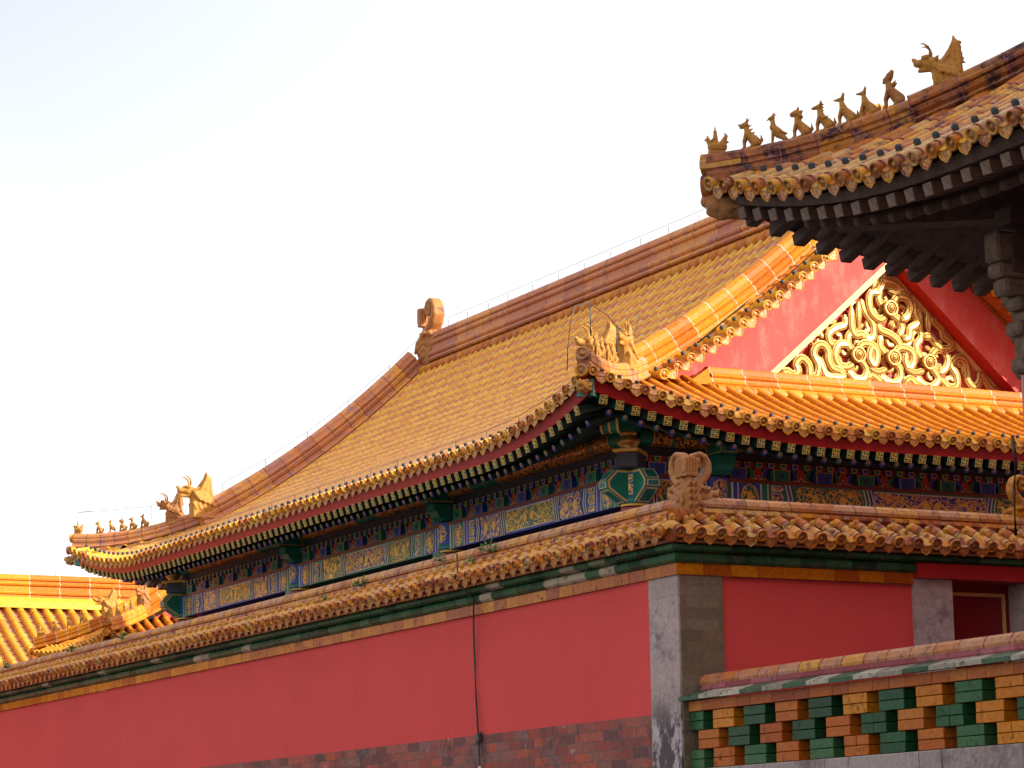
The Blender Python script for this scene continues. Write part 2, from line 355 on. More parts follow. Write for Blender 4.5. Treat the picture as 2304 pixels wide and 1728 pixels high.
# ------------------------------------------------------------------ tiles
def disc(mb, p, out, r, L=.0, mi=0, mrel=1, seg=12, rnd=None):
    """round eave-tile end: rim, recess and relief face; axis along out"""
    rnd = rng.random() if rnd is None else rnd
    mb.lathe(p, out, [(r*.9, -L-.02), (r, -.015), (r*1.06, -.012), (r*1.06, .006), (r*.98, .012), (r*.78, .012), (r*.72, -.004)], seg, mi, rnd)
    mb.lathe(p, out, [(r*.72, -.004), (r*.34, -.002), (r*.3, .006), (0.0005, .008)], seg, mrel, rnd)
def drip(mb, p, out, side, down, w, h, mi=0, mrel=1):
    """scalloped drip tile hanging below the pan"""
    half = [(1, -.14), (1.03, .12), (.98, .36), (.86, .44), (.84, .6), (.68, .66), (.6, .8), (.38, .84), (.24, .96), (0, 1.04)]
    top = [(.6, .0), (0, .1), (-.6, .0)]
    ol = [(x, y) for x, y in half]+[(-x, y) for x, y in reversed(half[:-1])]+[(-x, y) for x, y in top]
    c = (0, .42); f = .78; rnd = rng.random()
    P = lambda x, y, o: p+side*(x*w)+down*(y*h)+out*o
    outer = [P(x, y, 0) for x, y in ol]; front = [P(x, y, .012) for x, y in ol]
    inner = [P(c[0]+(x-c[0])*f, c[1]+(y-c[1])*f, .012) for x, y in ol]; inn2 = [P(c[0]+(x-c[0])*f, c[1]+(y-c[1])*f, .005) for x, y in ol]
    mb.rings([outer, front, inner, inn2], mi, rnd, True, False)
    mb.add(inn2, [tuple(range(len(inn2)))], mrel, rnd)
    mb.add(outer, [tuple(reversed(range(len(outer))))], mi, rnd)
    # the pan lip behind it
    q = [(-1, -.14), (-.6, .0), (0, .1), (.6, 0), (1, -.14)]
    mb.rings([[P(x, y, .012) for x, y in q], [P(x, y-.12*0, -.16)+(-down)*.05 for x, y in q]], mi, rnd, False, True)

def nail_mesh(mat):
    mb = MB(); mb.lathe(V((0, 0, 0)), Z, [(.026, -.02), (.028, .012), (.03, .03), (.025, .045), (.012, .054), (.0005, .056)], 10, 0, .5)
    return mb.mesh('nail_cap', [mat])

class Roof:
    """height field shared by the slopes of one building"""
    def __init__(s, z0, a, b, lift, ll, ext, pw=2, lift1=None, ll1=None):
        s.z0, s.a, s.b, s.lift, s.ll, s.ext, s.pw = z0, a, b, lift, ll, ext, pw
        s.lift1 = lift if lift1 is None else lift1; s.ll1 = ll1 or ll
    def h(s, d): return s.z0+s.a*d+s.b*d*d
    def k(s, u, ll=None): return max(0, 1-u/(ll or s.ll))**s.pw
    def pos(s, O, U, D, L, u, d, c0=True, c1=True):
        k0 = s.k(max(u, 0)) if c0 else 0; k1 = s.k(max(L-u, 0), s.ll1) if c1 else 0
        f = max(0, 1-d/3.)
        p = O+U*u+D*d; p.z = s.h(d)+(s.lift*k0+s.lift1*k1)*f
        p += (-D-U)*(s.ext*k0*f)+(-D+U)*(s.ext*k1*f)
        return p
def slope(rf, O, U, D, L, pitch, dmax, tile, mbB, mbE, nails, c0=True, c1=True, eave=True, u_start=None, pan=True, r=None, coarse=False, tone2=None):
    n = max(1, round(L/pitch)); pt = L/n; r = r or pt*.27
    P = lambda u, d: rf.pos(O, U, D, L, u, d, c0, c1)
    for i in range(n+1):
        u = (i+.5)*pt if u_start is None else u_start+i*pt
        for kind in ('barrel', 'pan'):
            uu = u if kind == 'barrel' else u-pt/2
            if uu < 0 or uu > L: continue
            dm = dmax(uu)
            if kind == 'barrel' and i >= n: continue
            if dm < .08: continue
            if kind == 'pan':
                w = pt*.46; d = 0
                nst = max(1, round(dm/(tile*.55))); st = dm/nst
                for j in range(nst):
                    d0, d1 = j*st, (j+1)*st
                    a, b = P(uu, d0), P(uu, d1); T = (b-a).normalized(); N = U.cross(T); N = N if N.z > 0 else -N
                    ra = [a-U*w+N*.0, a-U*w*.5-N*.03, a-N*.042, a+U*w*.5-N*.03, a+U*w]
                    rb = [b-U*w-N*.012, b-U*w*.5-N*.042, b-N*.054, b+U*w*.5-N*.042, b+U*w-N*.012]
                    mbB.rings([ra, rb], 2, None, False, True)
                if eave:
                    a, b = P(uu, 0), P(uu, .1); T = (b-a).normalized(); N = U.cross(T); N = N if N.z > 0 else -N
                    dn = (-N*.9-T*.25).normalized(); drip(mbE, a-T*.03-N*.015, -T, U, dn, min(pt*.38, r*1.35), min(pt*.46, r*1.7))
                continue
            nst = max(1, round(dm/tile)); st = dm/nst; ns = 5 if coarse else 7
            tone = rng.random()*.3
            for j in range(nst):
                d0, d1 = j*st, (j+1)*st
                a, b = P(uu, d0), P(uu, d1); T = (b-a).normalized(); N = U.cross(T); N = N if N.z > 0 else -N
                ang = [math.pi*k/(ns-1) for k in range(ns)]
                def ring(q, rr, dz=0): return [q+N*dz+(U*math.cos(t)+N*math.sin(t))*rr for t in ang]
                ln = (b-a).length
                rm = .25+.5*((i+j*3) % 2)
                r1, r2 = rng.random(), rng.random()
                s0 = .05 if ln > .1 else .01
                mid = rng.uniform(.42, .6)
                A = ring(a, r*1.05); A2 = ring(a+T*ln*.04, r*1.05); Mi = ring(a+T*ln*mid, r*1.0); B = ring(b, r*.96)
                if j > 0: mbB.rings([ring(a, r*.93), A, A2], 1, None, False, True)
                else: mbB.rings([A, A2], 1, None, False, True)
                if j == 0 and eave: r1, r2 = .9+.1*r1, .8+.2*r2  # first eave tiles yellower: the sunlit eave strip is put into their tone
                ra_, rb_ = (.15+.35*r1+(.4 if j == 0 and eave else 0), .55+.4*r2) if tone2 is None else (tone2+.3*(r1-.5), tone2+.3*(r1-.5))
                mbB.rings([A2, Mi], 0, ra_, False, True)
                mbB.rings([Mi, B], 0, rb_, False, True)
            if eave:
                a, b = P(uu, 0), P(uu, .1); T = (b-a).normalized(); N = U.cross(T); N = N if N.z > 0 else -N
                jit = rng.uniform(-.01, .01)
                disc(mbE, a-T*.05, -T, r*1.0, .06, 0, 1)
                if nails is not None:
                    q = a+T*.2+N*r*1.0; nails.append(frame(q, U, N.cross(U), N))

def sweep(mb, path, prof, ups, seglen=.4, mi=0, mj=1, joint=.012, side=None, cap=True):
    """profile (s, t): s sideways, t along up. path: points; ups: one up vector or a function"""
    pts = [V(p) for p in path]; cum = [0]
    for a, b in zip(pts, pts[1:]): cum.append(cum[-1]+(b-a).length)
    L = cum[-1]
    def at(s_):
        s_ = min(max(s_, 0), L)
        for i in range(len(pts)-1):
            if s_ <= cum[i+1]+1e-9:
                f = (s_-cum[i])/max(1e-9, cum[i+1]-cum[i]); return pts[i].lerp(pts[i+1], f)
        return pts[-1]
    def ring(s_, g=0):
        p = at(s_); t = (at(s_+.15)-at(s_-.15)).normalized(); sd = side or t.cross(Z).normalized(); u_ = sd.cross(t).normalized()
        if u_.z < 0: u_ = -u_
        if ups: u_ = ups
        cx = sum(q[0] for q in prof)/len(prof); cy = sum(q[1] for q in prof)/len(prof)
        return [p+sd*(q[0]+(g if q[0] > cx else -g))+u_*(q[1]+(g if q[1] > cy else -g)) for q in prof]
    n = max(1, round(L/seglen)); st = L/n
    for i in range(n):
        a, b = i*st, (i+1)*st; k = max(1, int(st/.3)); rs = [ring(a+joint+(b-a-joint)*j/k) for j in range(k+1)]
        mb.rings(rs, mi, None, True, False)
        mb.rings([ring(a, .002), ring(a+joint, .002)], mj, None, True, False)
    if cap:
        for s_, rev in ((0, True), (L, False)):
            rr = ring(s_); mb.add(rr, [tuple(reversed(range(len(rr)))) if rev else tuple(range(len(rr)))], mi, None)
def symprof(half):  # half: list (s>=0, t) bottom to top
    return [(s, t) for s, t in half]+[(-s, t) for s, t in reversed(half) if s > 1e-6]
PR_MAIN = symprof([(.17, 0), (.19, .03), (.17, .06), (.13, .065), (.12, .1), (.155, .125), (.165, .16), (.15, .195), (.105, .21), (.1, .33), (.14, .345), (.155, .38), (.14, .41), (.1, .425), (.095, .46), (.13, .475), (.135, .51), (.11, .53), (.1, .57), (.06, .61), (0, .625)])
PR_VERT = symprof([(.16, 0), (.175, .025), (.15, .05), (.11, .055), (.10, .1), (.13, .14), (.14, .19), (.11, .215), (.095, .22), (.125, .245), (.13, .28), (.1, .31), (.095, .34), (.09, .38), (.05, .425), (0, .44)])
PR_HIP = symprof([(.12, 0), (.13, .025), (.1, .04), (.085, .1), (.10, .12), (.1, .16), (.085, .18), (.095, .2), (.085, .245), (.045, .28), (0, .29)])
PR_SMALL = symprof([(.11, -.02), (.12, .02), (.08, .03), (.075, .07), (.1, .085), (.1, .12), (.08, .13), (.09, .15), (.08, .19), (.045, .22), (0, .23)])

# ------------------------------------------------------------------ figures: blobs fused with a voxel remesh
def blob(name, caps, voxel, mat, boxes=(), smooth=True, jitter=0):
    mb = MB()
    for c in caps:
        if len(c) == 4:   # capsule p0,r0,p1,r1
            p0, r0, p1, r1 = V(c[0]), c[1], V(c[2]), c[3]; t = (p1-p0)
            if t.length < 1e-5: t = V((0, 0, 1e-4))
            tn = t.normalized(); L = t.length; prof = []
            for k in range(5): a = math.pi/2*(k/4); prof.append((max(.0004, r0*math.sin(a)), -r0*math.cos(a)))
            for k in range(5): a = math.pi/2*(k/4); prof.append((max(.0004, r1*math.cos(a)), L+r1*math.sin(a)))
            mb.lathe(p0, tn, prof, 10, 0, .5)
        else:             # ellipsoid centre, (rx,ry,rz), rotation about Y
            ce, rr, ry = V(c[0]), c[1], c[2]; rot = Matrix.Rotation(ry, 3, 'Y'); rings_ = []
            for k in range(9):
                a = math.pi*k/8; rings_.append([ce+rot@V((rr[0]*max(.01, math.sin(a))*math.cos(x), rr[1]*max(.01, math.sin(a))*math.sin(x), -rr[2]*math.cos(a))) for x in [2*math.pi*j/12 for j in range(12)]])
            mb.rings(rings_, 0, .5, True, True, True)
    for b in boxes: mb.box(*b, 0, .5)
    me = mb.mesh(name+'_raw', [mat]); o = bpy.data.objects.new('tmp', me); COL.objects.link(o)
    m = o.modifiers.new('r', 'REMESH'); m.mode = 'VOXEL'; m.voxel_size = voxel; m.use_smooth_shade = smooth
    dg = bpy.context.evaluated_depsgraph_get(); ev = o.evaluated_get(dg)
    out = bpy.data.meshes.new_from_object(ev); out.name = name
    bpy.data.objects.remove(o)
    if not out.materials: out.materials.append(MATS[mat])
    a = out.attributes.get('rnd') or out.attributes.new('rnd', 'FLOAT', 'FACE'); a.data.foreach_set('value', [.5]*len(a.data))
    return out
def beast_caps(kind):
    """seated roof beast, about 1 high, facing +X"""
    C = [((-.17, 0, .24), .16, (.02, 0, .46), .12), ((.02, 0, .46), .13, (.07, 0, .66), .075)]
    C += [((-.2, s*.1, .16), .12, (-.08, s*.11, .05), .05) for s in (-1, 1)]
    C += [((.07, s*.075, .46), .065, (.15, s*.075, .24), .045) for s in (-1, 1)]+[((.15, s*.075, .24), .042, (.14, s*.075, .04), .036) for s in (-1, 1)]+[((.14, s*.075, .03), .04, (.2, s*.075, .025), .035) for s in (-1, 1)]
    C += [((-.08, s*.11, .035), .045, (.02, s*.11, .03), .04) for s in (-1, 1)]
    tail = [((-.3, 0, .14), .05, (-.38, 0, .26), .055), ((-.38, 0, .26), .05, (-.36, 0, .42), .015)]
    ears = [((.04, s*.06, .84), .035, (.0, s*.08, .97), .012) for s in (-1, 1)]
    if kind == 'dragon':
        C += [((.1, 0, .76), .1, (.24, 0, .74), .055), ((.24, 0, .745), .05, (.3, 0, .78), .03), ((.12, 0, .7), .05, (.25, 0, .67), .025)]+tail
        C += [((.06, s*.05, .84), .025, (-.02, s*.07, .95), .012) for s in (-1, 1)]+[((.05, 0, .88), .04, (.05, 0, .98), .01)]
        C += [((-.02-.05*k, 0, .72-.11*k), .03, (-.1-.05*k, 0, .74-.11*k), .01) for k in range(5)]
    elif kind == 'phoenix':
        C = [((-.12, 0, .36), .13, (.04, 0, .52), .11), ((.04, 0, .52), .1, (.04, 0, .76), .055), ((.05, 0, .82), .075, (.14, 0, .8), .045), ((.14, 0, .8), .035, (.24, 0, .73), .01)]
        C += [((-.1, 0, .3), .11, (-.3, 0, .16), .07), ((-.3, 0, .18), .07, (-.42, 0, .06), .03), ((-.1, 0, .38), .1, (-.36, 0, .3), .03)]
        C += [((.04, s*.05, .42), .05, (.08, s*.05, .02), .025) for s in (-1, 1)]
        C += [((.04, 0, .88), .035, (-.02, 0, 1.0), .01), ((.02, 0, .86), .03, (-.09, 0, .93), .01), ((.12, 0, .75), .03, (.1, 0, .66), .01)]
    elif kind == 'lion':
        C += [((.1, 0, .77), .11, (.2, 0, .74), .08)]+tail+ears
        for k in range(14):
            a = 2.4*k; C.append(((.02-.05*(k % 3), .1*math.cos(a), .74+.1*math.sin(a)-.03*(k % 2)), (.05, .05, .05), 0))
    elif kind == 'horse':
        C += [((.08, 0, .78), .085, (.27, 0, .74), .045)]+tail+ears
        C += [((.0, 0, .86-.09*k), .035, (-.06, 0, .83-.09*k), .015) for k in range(4)]
        C += [((-.05, s*.12, .4), .05, (-.2, s*.14, .44), .02) for s in (-1, 1)]
    elif kind == 'hound':
        C += [((.07, 0, .77), .08, (.2, 0, .75), .045), ((.2, 0, .75), .04, (.28, 0, .75), .028)]+ears+tail
    elif kind == 'ape':
        C += [((.06, 0, .78), .1, (.14, 0, .74), .07), ((.14, 0, .72), .06, (.19, 0, .67), .03), ((.03, 0, .84), .1, (-.02, 0, .93), .06)]
        C += [((-.05, s*.06, .6), .05, (-.13, s*.1, .68), .015) for s in (-1, 1)]
    elif kind == 'rider':
        C = [((-.2, 0, .24), .17, (.1, 0, .26), .15), ((.1, 0, .26), .12, (.24, 0, .5), .07), ((.24, 0, .52), .07, (.34, 0, .5), .02), ((.24, 0, .58), .035, (.26, 0, .66), .01)]
        C += [((-.2, 0, .3), .12, (-.34, 0, .56), .06), ((-.34, 0, .56), .05, (-.3, 0, .68), .015), ((-.3, 0, .4), .08, (-.42, 0, .36), .02)]
        C += [((0, 0, .4), .1, (.0, 0, .62), .07), ((0, 0, .7), .06, (0, 0, .74), .055), ((0, 0, .8), .03, (0, 0, .92), .012), ((0, .08, .52), .035, (.12, .06, .46), .025), ((0, -.08, .52), .035, (.12, -.06, .46), .025)]
    return C
BASE = {'rider': (-.28, .22, -.1, .1, -.06, .14)}
FIG = {}
def figure_mesh(kind, mat='beast_glaze'):
    if (kind, mat) not in FIG:
        FIG[(kind, mat)] = blob(kind, beast_caps(kind), .018, mat, [BASE.get(kind, (-.3, .22, -.11, .11, -.05, .035))])
    return FIG[(kind, mat)]
def figure(kind, p, face, hgt, label, name, group=None, mat='beast_glaze', upv=Z):
    o = bpy.data.objects.new(name, figure_mesh(kind, mat)); COL.objects.link(o)
    f = V((face[0], face[1], 0)).normalized(); s = Z.cross(f)
    o.matrix_world = Matrix.Translation(p) @ Matrix((f, s, Z)).transposed().to_4x4() @ Matrix.Scale(hgt, 4)
    tag(o, label, 'roof figure', group); return o
def dragon_caps():
    """horned ridge beast, 1 high, facing +X: scaly chest block, open snout, mane of flame swept up behind"""
    C = [((-.24, 0, .08), .17, (-.2, 0, .36), .17), ((-.02, 0, .08), .15, (0, 0, .34), .17), ((.0, 0, .4), .15, (.14, 0, .5), .13), ((.12, 0, .5), .13, (.2, 0, .5), .12)]
    C += [((.2, 0, .54), .095, (.42, 0, .52), .07), ((.42, 0, .54), .06, (.48, 0, .6), .04), ((.18, 0, .42), .075, (.38, 0, .38), .035)]
    C += [((.22, s*.09, .61), .05, (.3, s*.085, .61), .035) for s in (-1, 1)]
    C += [((.1, s*.12, .5), .06, (.0, s*.2, .58), .02) for s in (-1, 1)]
    C += [((.06-.11*k, s*.15, .42-.04*k), .06, (-.05-.11*k, s*.2, .27-.04*k), .025) for k in range(4) for s in (-1, 1)]
    C += [((.1-.12*k, s*.13, .2), .05, (.06-.12*k, s*.17, .08), .03) for k in range(4) for s in (-1, 1)]
    for k in range(6):                                                                            # flame mane
        x0 = .06-.085*k; y = .065*((k % 2)*2-1)
        mx = -.1-.05*k; tx = -.235-.02*k
        C += [((x0, y, .44-.03*k), .06, (mx, y, .62-.02*k), .052), ((mx, y, .62-.02*k), .052, (tx, y*.8, .84), .038), ((tx, y*.8, .84), .038, (-.25-.012*k, y*.4, 1.0-.02*k), .014)]
    for k in range(5): C.append(((-.36, 0, .5+.085*k), .045, (-.46+.025*k, 0, .45+.085*k), .012))
    return C
def dragon(p, face, hgt, label, name='ridge_beast', mat='beast_glaze', group=None):
    key = ('dragonhead', mat)
    if key not in FIG:
        FIG[key] = blob('dragon_body', dragon_caps(), .02, mat, [(-.42, .12, -.16, .16, -.14, .14)])
        mb = MB()
        for s in (-1, 1):
            pts = [V((.17, s*.06, .6)), V((.2, s*.07, .7)), V((.17, s*.085, .8)), V((.09, s*.1, .86)), V((0.02, s*.11, .86))]
            pts = [V((2*.17-q.x+.02, q.y, q.z)) for q in pts]
            mb.tube(pts, [.03, .027, .022, .016, .006], 8, 0, .8)
        FIG['horns'+mat] = mb.mesh('horns', [mat])
    t = thing(name, label, 'roof figure', p, group)
    f = V((face[0], face[1], 0)).normalized(); s = Z.cross(f)
    t.matrix_world = Matrix.Translation(p) @ Matrix((f, s, Z)).transposed().to_4x4() @ Matrix.Scale(hgt, 4)
    pr = t
    for nm, me in (('body', FIG[key]), ('horns', FIG['horns'+mat])):
        o = bpy.data.objects.new(nm, me); COL.objects.link(o); o.parent = pr
    return t
def chiwen(p, face, hgt, label, name='ridge_end_ornament', mat='beast_glaze', group=None):
    """ridge-swallowing dragon: mouth bites the ridge (+X), tail rises and curls outward, sword hilt behind"""
    key = ('chiwen', mat)
    if key not in FIG:
        C = [((-.16, 0, .06), .17, (-.16, 0, .34), .17), ((-.14, 0, .34), .16, (-.12, 0, .5), .11), ((.0, 0, .3), .14, (.14, 0, .3), .12)]
        C += [((.1, 0, .38), .085, (.34, 0, .35), .055), ((.1, 0, .13), .08, (.3, 0, .09), .04), ((.34, 0, .36), .05, (.38, 0, .42), .03)]
        C += [((.1, s*.11, .42), .055, (.14, s*.12, .42), .045) for s in (-1, 1)]
        C += [((-.02-.1*k, s*.14, .44-.06*k), .05, (-.1-.09*k, s*.17, .33-.08*k), .022) for k in range(3) for s in (-1, 1)]
        C += [((-.06, s*.13, .3-.1*k), .045, (-.16, s*.18, .22-.1*k), .02) for k in range(3) for s in (-1, 1)]
        C += [((-.28, s*.04, .45-.11*k), .05, (-.36, s*.05, .5-.11*k), .02) for k in range(4) for s in (-1, 1)]
        path = [(-.1, .46), (.02, .53), (.12, .62), (.18, .72), (.18, .83), (.13, .92), (.04, .965), (-.06, .94), (-.115, .87), (-.1, .79), (-.04, .745), (.03, .765), (.045, .82)]
        rad = [.13, .12, .11, .1, .085, .075, .065, .06, .055, .05, .045, .04, .035]
        for i in range(len(path)-1):
            for yy in (-.055, 0, .055):
                C.append(((path[i][0], yy, path[i][1]), rad[i]*.62, (path[i+1][0], yy, path[i+1][1]), rad[i+1]*.62))
        C += [((.0, -.04, .85), .06, (.0, .04, .85), .06), ((-.24, 0, .5), .06, (-.25, 0, .62), .05)]
        FIG[key] = blob('chiwen_body', C, .018, mat, [(-.24, .1, -.13, .13, -.05, .2)])
        mb = MB()
        for k in range(5): mb.bbox(V((-.26, -.1+.05*k, .76)), X, Y, Z, .05, .023, .14-.012*abs(k-2), 0, .3+.1*k, .01)
        mb.bbox(V((-.26, 0, .62)), X, Y, Z, .06, .11, .03, 0, .4, .01)
        FIG['hilt'+mat] = mb.mesh('hilt', [mat])
    t = thing(name, label, 'roof figure', p, group)
    f = V((face[0], face[1], 0)).normalized(); s = Z.cross(f)
    t.matrix_world = Matrix.Translation(p) @ Matrix((f, s, Z)).transposed().to_4x4() @ Matrix.Scale(hgt, 4)
    pr = t
    for nm, me in (('body', FIG[key]), ('sword_hilt', FIG['hilt'+mat])):
        o = bpy.data.objects.new(nm, me); COL.objects.link(o); o.parent = pr
    return t
def head_cap(parent, p, face, s_, mat='beast_glaze'):
    """dragon head sleeve on the end of a corner beam"""
    C = [((-.45, 0, .0), .3, (-.1, 0, .0), .3), ((-.1, 0, .05), .27, (.2, 0, .02), .24), ((.15, 0, .1), .2, (.42, 0, .12), .14), ((.1, 0, -.14), .17, (.35, 0, -.1), .1), ((.4, 0, .16), .1, (.46, 0, .24), .07)]
    C += [((.12, s*.2, .2), .09, (.2, s*.18, .22), .07) for s in (-1, 1)]+[((-.05, s*.26, .05), .1, (-.3, s*.3, .15), .04) for s in (-1, 1)]+[((-.1, s*.26, -.12), .08, (-.35, s*.28, -.1), .04) for s in (-1, 1)]
    if 'cap'+mat not in FIG: FIG['cap'+mat] = blob('beam_head', C, .035, mat)
    o = bpy.data.objects.new('beam_head', FIG['cap'+mat]); COL.objects.link(o); o.parent = parent
    f = V(face).normalized(); s = Z.cross(f).normalized(); u_ = f.cross(s)
    o.matrix_basis = parent.matrix_world.inverted() @ Matrix.Translation(p) @ Matrix((f, s, u_)).transposed().to_4x4() @ Matrix.Scale(s_, 4)

# ================================================================== SETTING
gm = MB(); gm.quad(V((-600, -600, -1.6)), V((900, -600, -1.6)), V((900, 900, -1.6)), V((-600, 900, -1.6)), 0)
g = gm.build('ground', 'stone_paving'); g['kind'] = 'structure'

HOLD = {}
# ================================================================== PAINTED BEAMS
BM = ['blue', 'green', 'cream', 'gold_paint', 'fil_blue', 'fil_green', 'fil_center_blue', 'fil_center_green', 'slate', 'flame_red', 'gold']
bi = {k: i for i, k in enumerate(BM)}
def painted_beam(parent, F, W, z0, z1, swap, bw=.14):
    """F(u, o, z) -> point. beam of one bay with its painted panels"""
    mb = MB()
    a, b_ = ('green', 'blue') if swap else ('blue', 'green')
    cs = [F(0, -bw, z0), F(W, -bw, z0), F(W, bw, z0), F(0, bw, z0), F(0, -bw, z1), F(W, -bw, z1), F(W, bw, z1), F(0, bw, z1)]
    mb.add(cs, [(0, 1, 2, 3), (4, 7, 6, 5), (0, 4, 5, 1), (1, 5, 6, 2), (2, 6, 7, 3), (3, 7, 4, 0)], bi[a])
    o = [bw+.003]
    def poly(pts, mat, lay=0): mb.prism([F(u, bw+.001+.0035*lay, z) for u, z in pts], F(0, .003, 0)-F(0, 0, 0), bi[mat], cap0=False)
    zm = (z0+z1)/2; H = z1-z0
    def rect(u0, u1, za, zb, mat, lay=0): poly([(u0, za), (u1, za), (u1, zb), (u0, zb)], mat, lay)
    def zz(u, t, ap, mat, lay=1):   # chevron band, apex shift ap
        poly([(u, z0+.004), (u+t, z0+.004), (u+t+ap, zm), (u+t, z1-.004), (u, z1-.004), (u+ap, zm)], mat, lay)
    def cha(u, s):
        # curvy zigzag: three chevrons of colour
        for k, c in enumerate(('cream', b_, 'cream', a, 'cream')): zz(u+s*.03*k, .022, s*.045, c, 1+k % 2)
    def half(f, s):
        """f: maps distance from the bay end to u; s: +1/-1"""
        def R_(d0, d1, za, zb, m_, l_=0): rect(min(f(d0), f(d1)), max(f(d0), f(d1)), za, zb, m_, l_)
        R_(.2, .235, z0, z1, 'cream', 1); R_(.24, .3, z0, z1, b_, 1); R_(.305, .325, z0, z1, 'cream', 1)
        # medallion box
        R_(.33, .68, z0+.01, z1-.01, b_, 1)
        c = f(.505); n = 20
        def ell(rx, rz, sc=.0):
            return [(c+rx*(1+sc*math.cos(8*t))*math.cos(t), zm+rz*(1+sc*math.cos(8*t))*math.sin(t)) for t in [2*math.pi*k/n for k in range(n)]]
        poly(ell(.145, H*.46, .06), 'gold_paint', 2); poly(ell(.128, H*.43, .06), 'fil_'+('blue' if b_ == 'green' else 'green'), 3)
        poly(ell(.05, H*.2), 'gold_paint', 4)
        R_(.685, .71, z0, z1, 'cream', 1); R_(.715, .8, z0, z1, a, 1); R_(.8, .82, z0, z1, 'cream', 2)
        # lattice boxes
        R_(.83, 1.1, z0+.01, z1-.01, a, 1)
        for (za, zb) in ((z0+.02, z0+H*.27), (z0+H*.32, z1-H*.32), (z1-H*.27, z1-.02)):
            q = .05
            def hx(g): return [(f(.87+g), za+g), (f(1.03-g), za+g), (f(1.08-g*1.3), (za+zb)/2), (f(1.03-g), zb-g), (f(.87+g), zb-g)]
            poly(hx(0), 'cream', 2); poly(hx(.012), 'fil_green' if b_ == 'green' else 'fil_blue', 3)
        for k, cc in enumerate(('cream', b_, 'cream', a)):
            u = f(1.1+.032*k); t = .024; ap = s*.045
            poly([(u, z0+.004), (u+s*t, z0+.004), (u+s*t+ap, zm), (u+s*t, z1-.004), (u, z1-.004), (u+ap, zm)], cc, 1+k % 2)
        # flower panel
        e = W*.335
        poly([(f(1.25), z0+.015), (f(e-.03), z0+.015), (f(e+.015), zm), (f(e-.03), z1-.015), (f(1.25), z1-.015), (f(1.3), zm)], 'fil_'+a, 1)
        for q in (.3, .7): poly([(f(1.25+(e-1.25)*q)+.06*math.cos(t), zm+H*.2*math.sin(t)) for t in [2*math.pi*k/12 for k in range(12)]], 'gold_paint', 2)
        for k, cc in enumerate(('cream', a, 'cream', b_, 'cream')):
            u = f(e+.032*k); t = .024; ap = s*.045
            poly([(u, z0+.004), (u+s*t, z0+.004), (u+s*t+ap, zm), (u+s*t, z1-.004), (u, z1-.004), (u+ap, zm)], cc, 2+k % 2)
        return e+.2
    if W > 3:
        e = half(lambda d: d, 1); half(lambda d: W-d, -1)
        c0, c1 = e, W-e
        rect(c0, c1, z0+.03, z1-.02, 'cream', 1); rect(c0+.015, c1-.015, z0+.045, z1-.035, 'fil_'+b_, 2)
        cu = (c0+c1)/2
        # dragon pair: coiling bodies and claws of flat gold on the ground colour
        for s in (-1, 1):
            L = (c1-c0)/2-.08
            for q, (amp, ph, zz_) in enumerate(((.05, 0, .0), (.018, 1, .1), (.018, 2.2, -.1), (.02, .5, .055), (.018, 3, -.055))):
                st = .1 if q == 0 else L*.45
                pts = []; N_ = 26
                for k in range(N_+1):
                    x = st+(L-st)*k/N_; pts.append((cu+s*x, zm+zz_+amp*math.sin(x*(14 if q == 0 else 26)+ph)))
                wd = .022 if q == 0 else .008
                top = [(u, z+wd*(1-.5*k/N_)) for k, (u, z) in enumerate(pts)]; bot = [(u, z-wd*(1-.5*k/N_)) for k, (u, z) in enumerate(pts)]
                for k in range(N_): poly([bot[k], bot[k+1], top[k+1], top[k]] if s > 0 else [bot[k+1], bot[k], top[k], top[k+1]], 'gold_paint', 4+(q > 0))
            poly([(cu+s*.1+.06*math.cos(t), zm+.06*math.sin(t)) for t in [2*math.pi*k/10 for k in range(10)]], 'gold_paint', 5)
    else:
        rect(.2, .23, z0, z1, 'cream', 1); rect(W-.23, W-.2, z0, z1, 'cream', 1); rect(.26, W-.26, z0+.02, z1-.02, 'cream', 1); rect(.275, W-.275, z0+.035, z1-.035, 'fil_'+b_, 2)
        if W > .9:
            for c in (.42, W-.42): poly([(c+.13*math.cos(t), zm+H*.43*math.sin(t)) for t in [2*math.pi*k/16 for k in range(16)]], 'gold_paint', 3); poly([(c+.115*math.cos(t), zm+H*.39*math.sin(t)) for t in [2*math.pi*k/16 for k in range(16)]], 'fil_green', 4)
    mb.build('painted_beam', BM, parent)

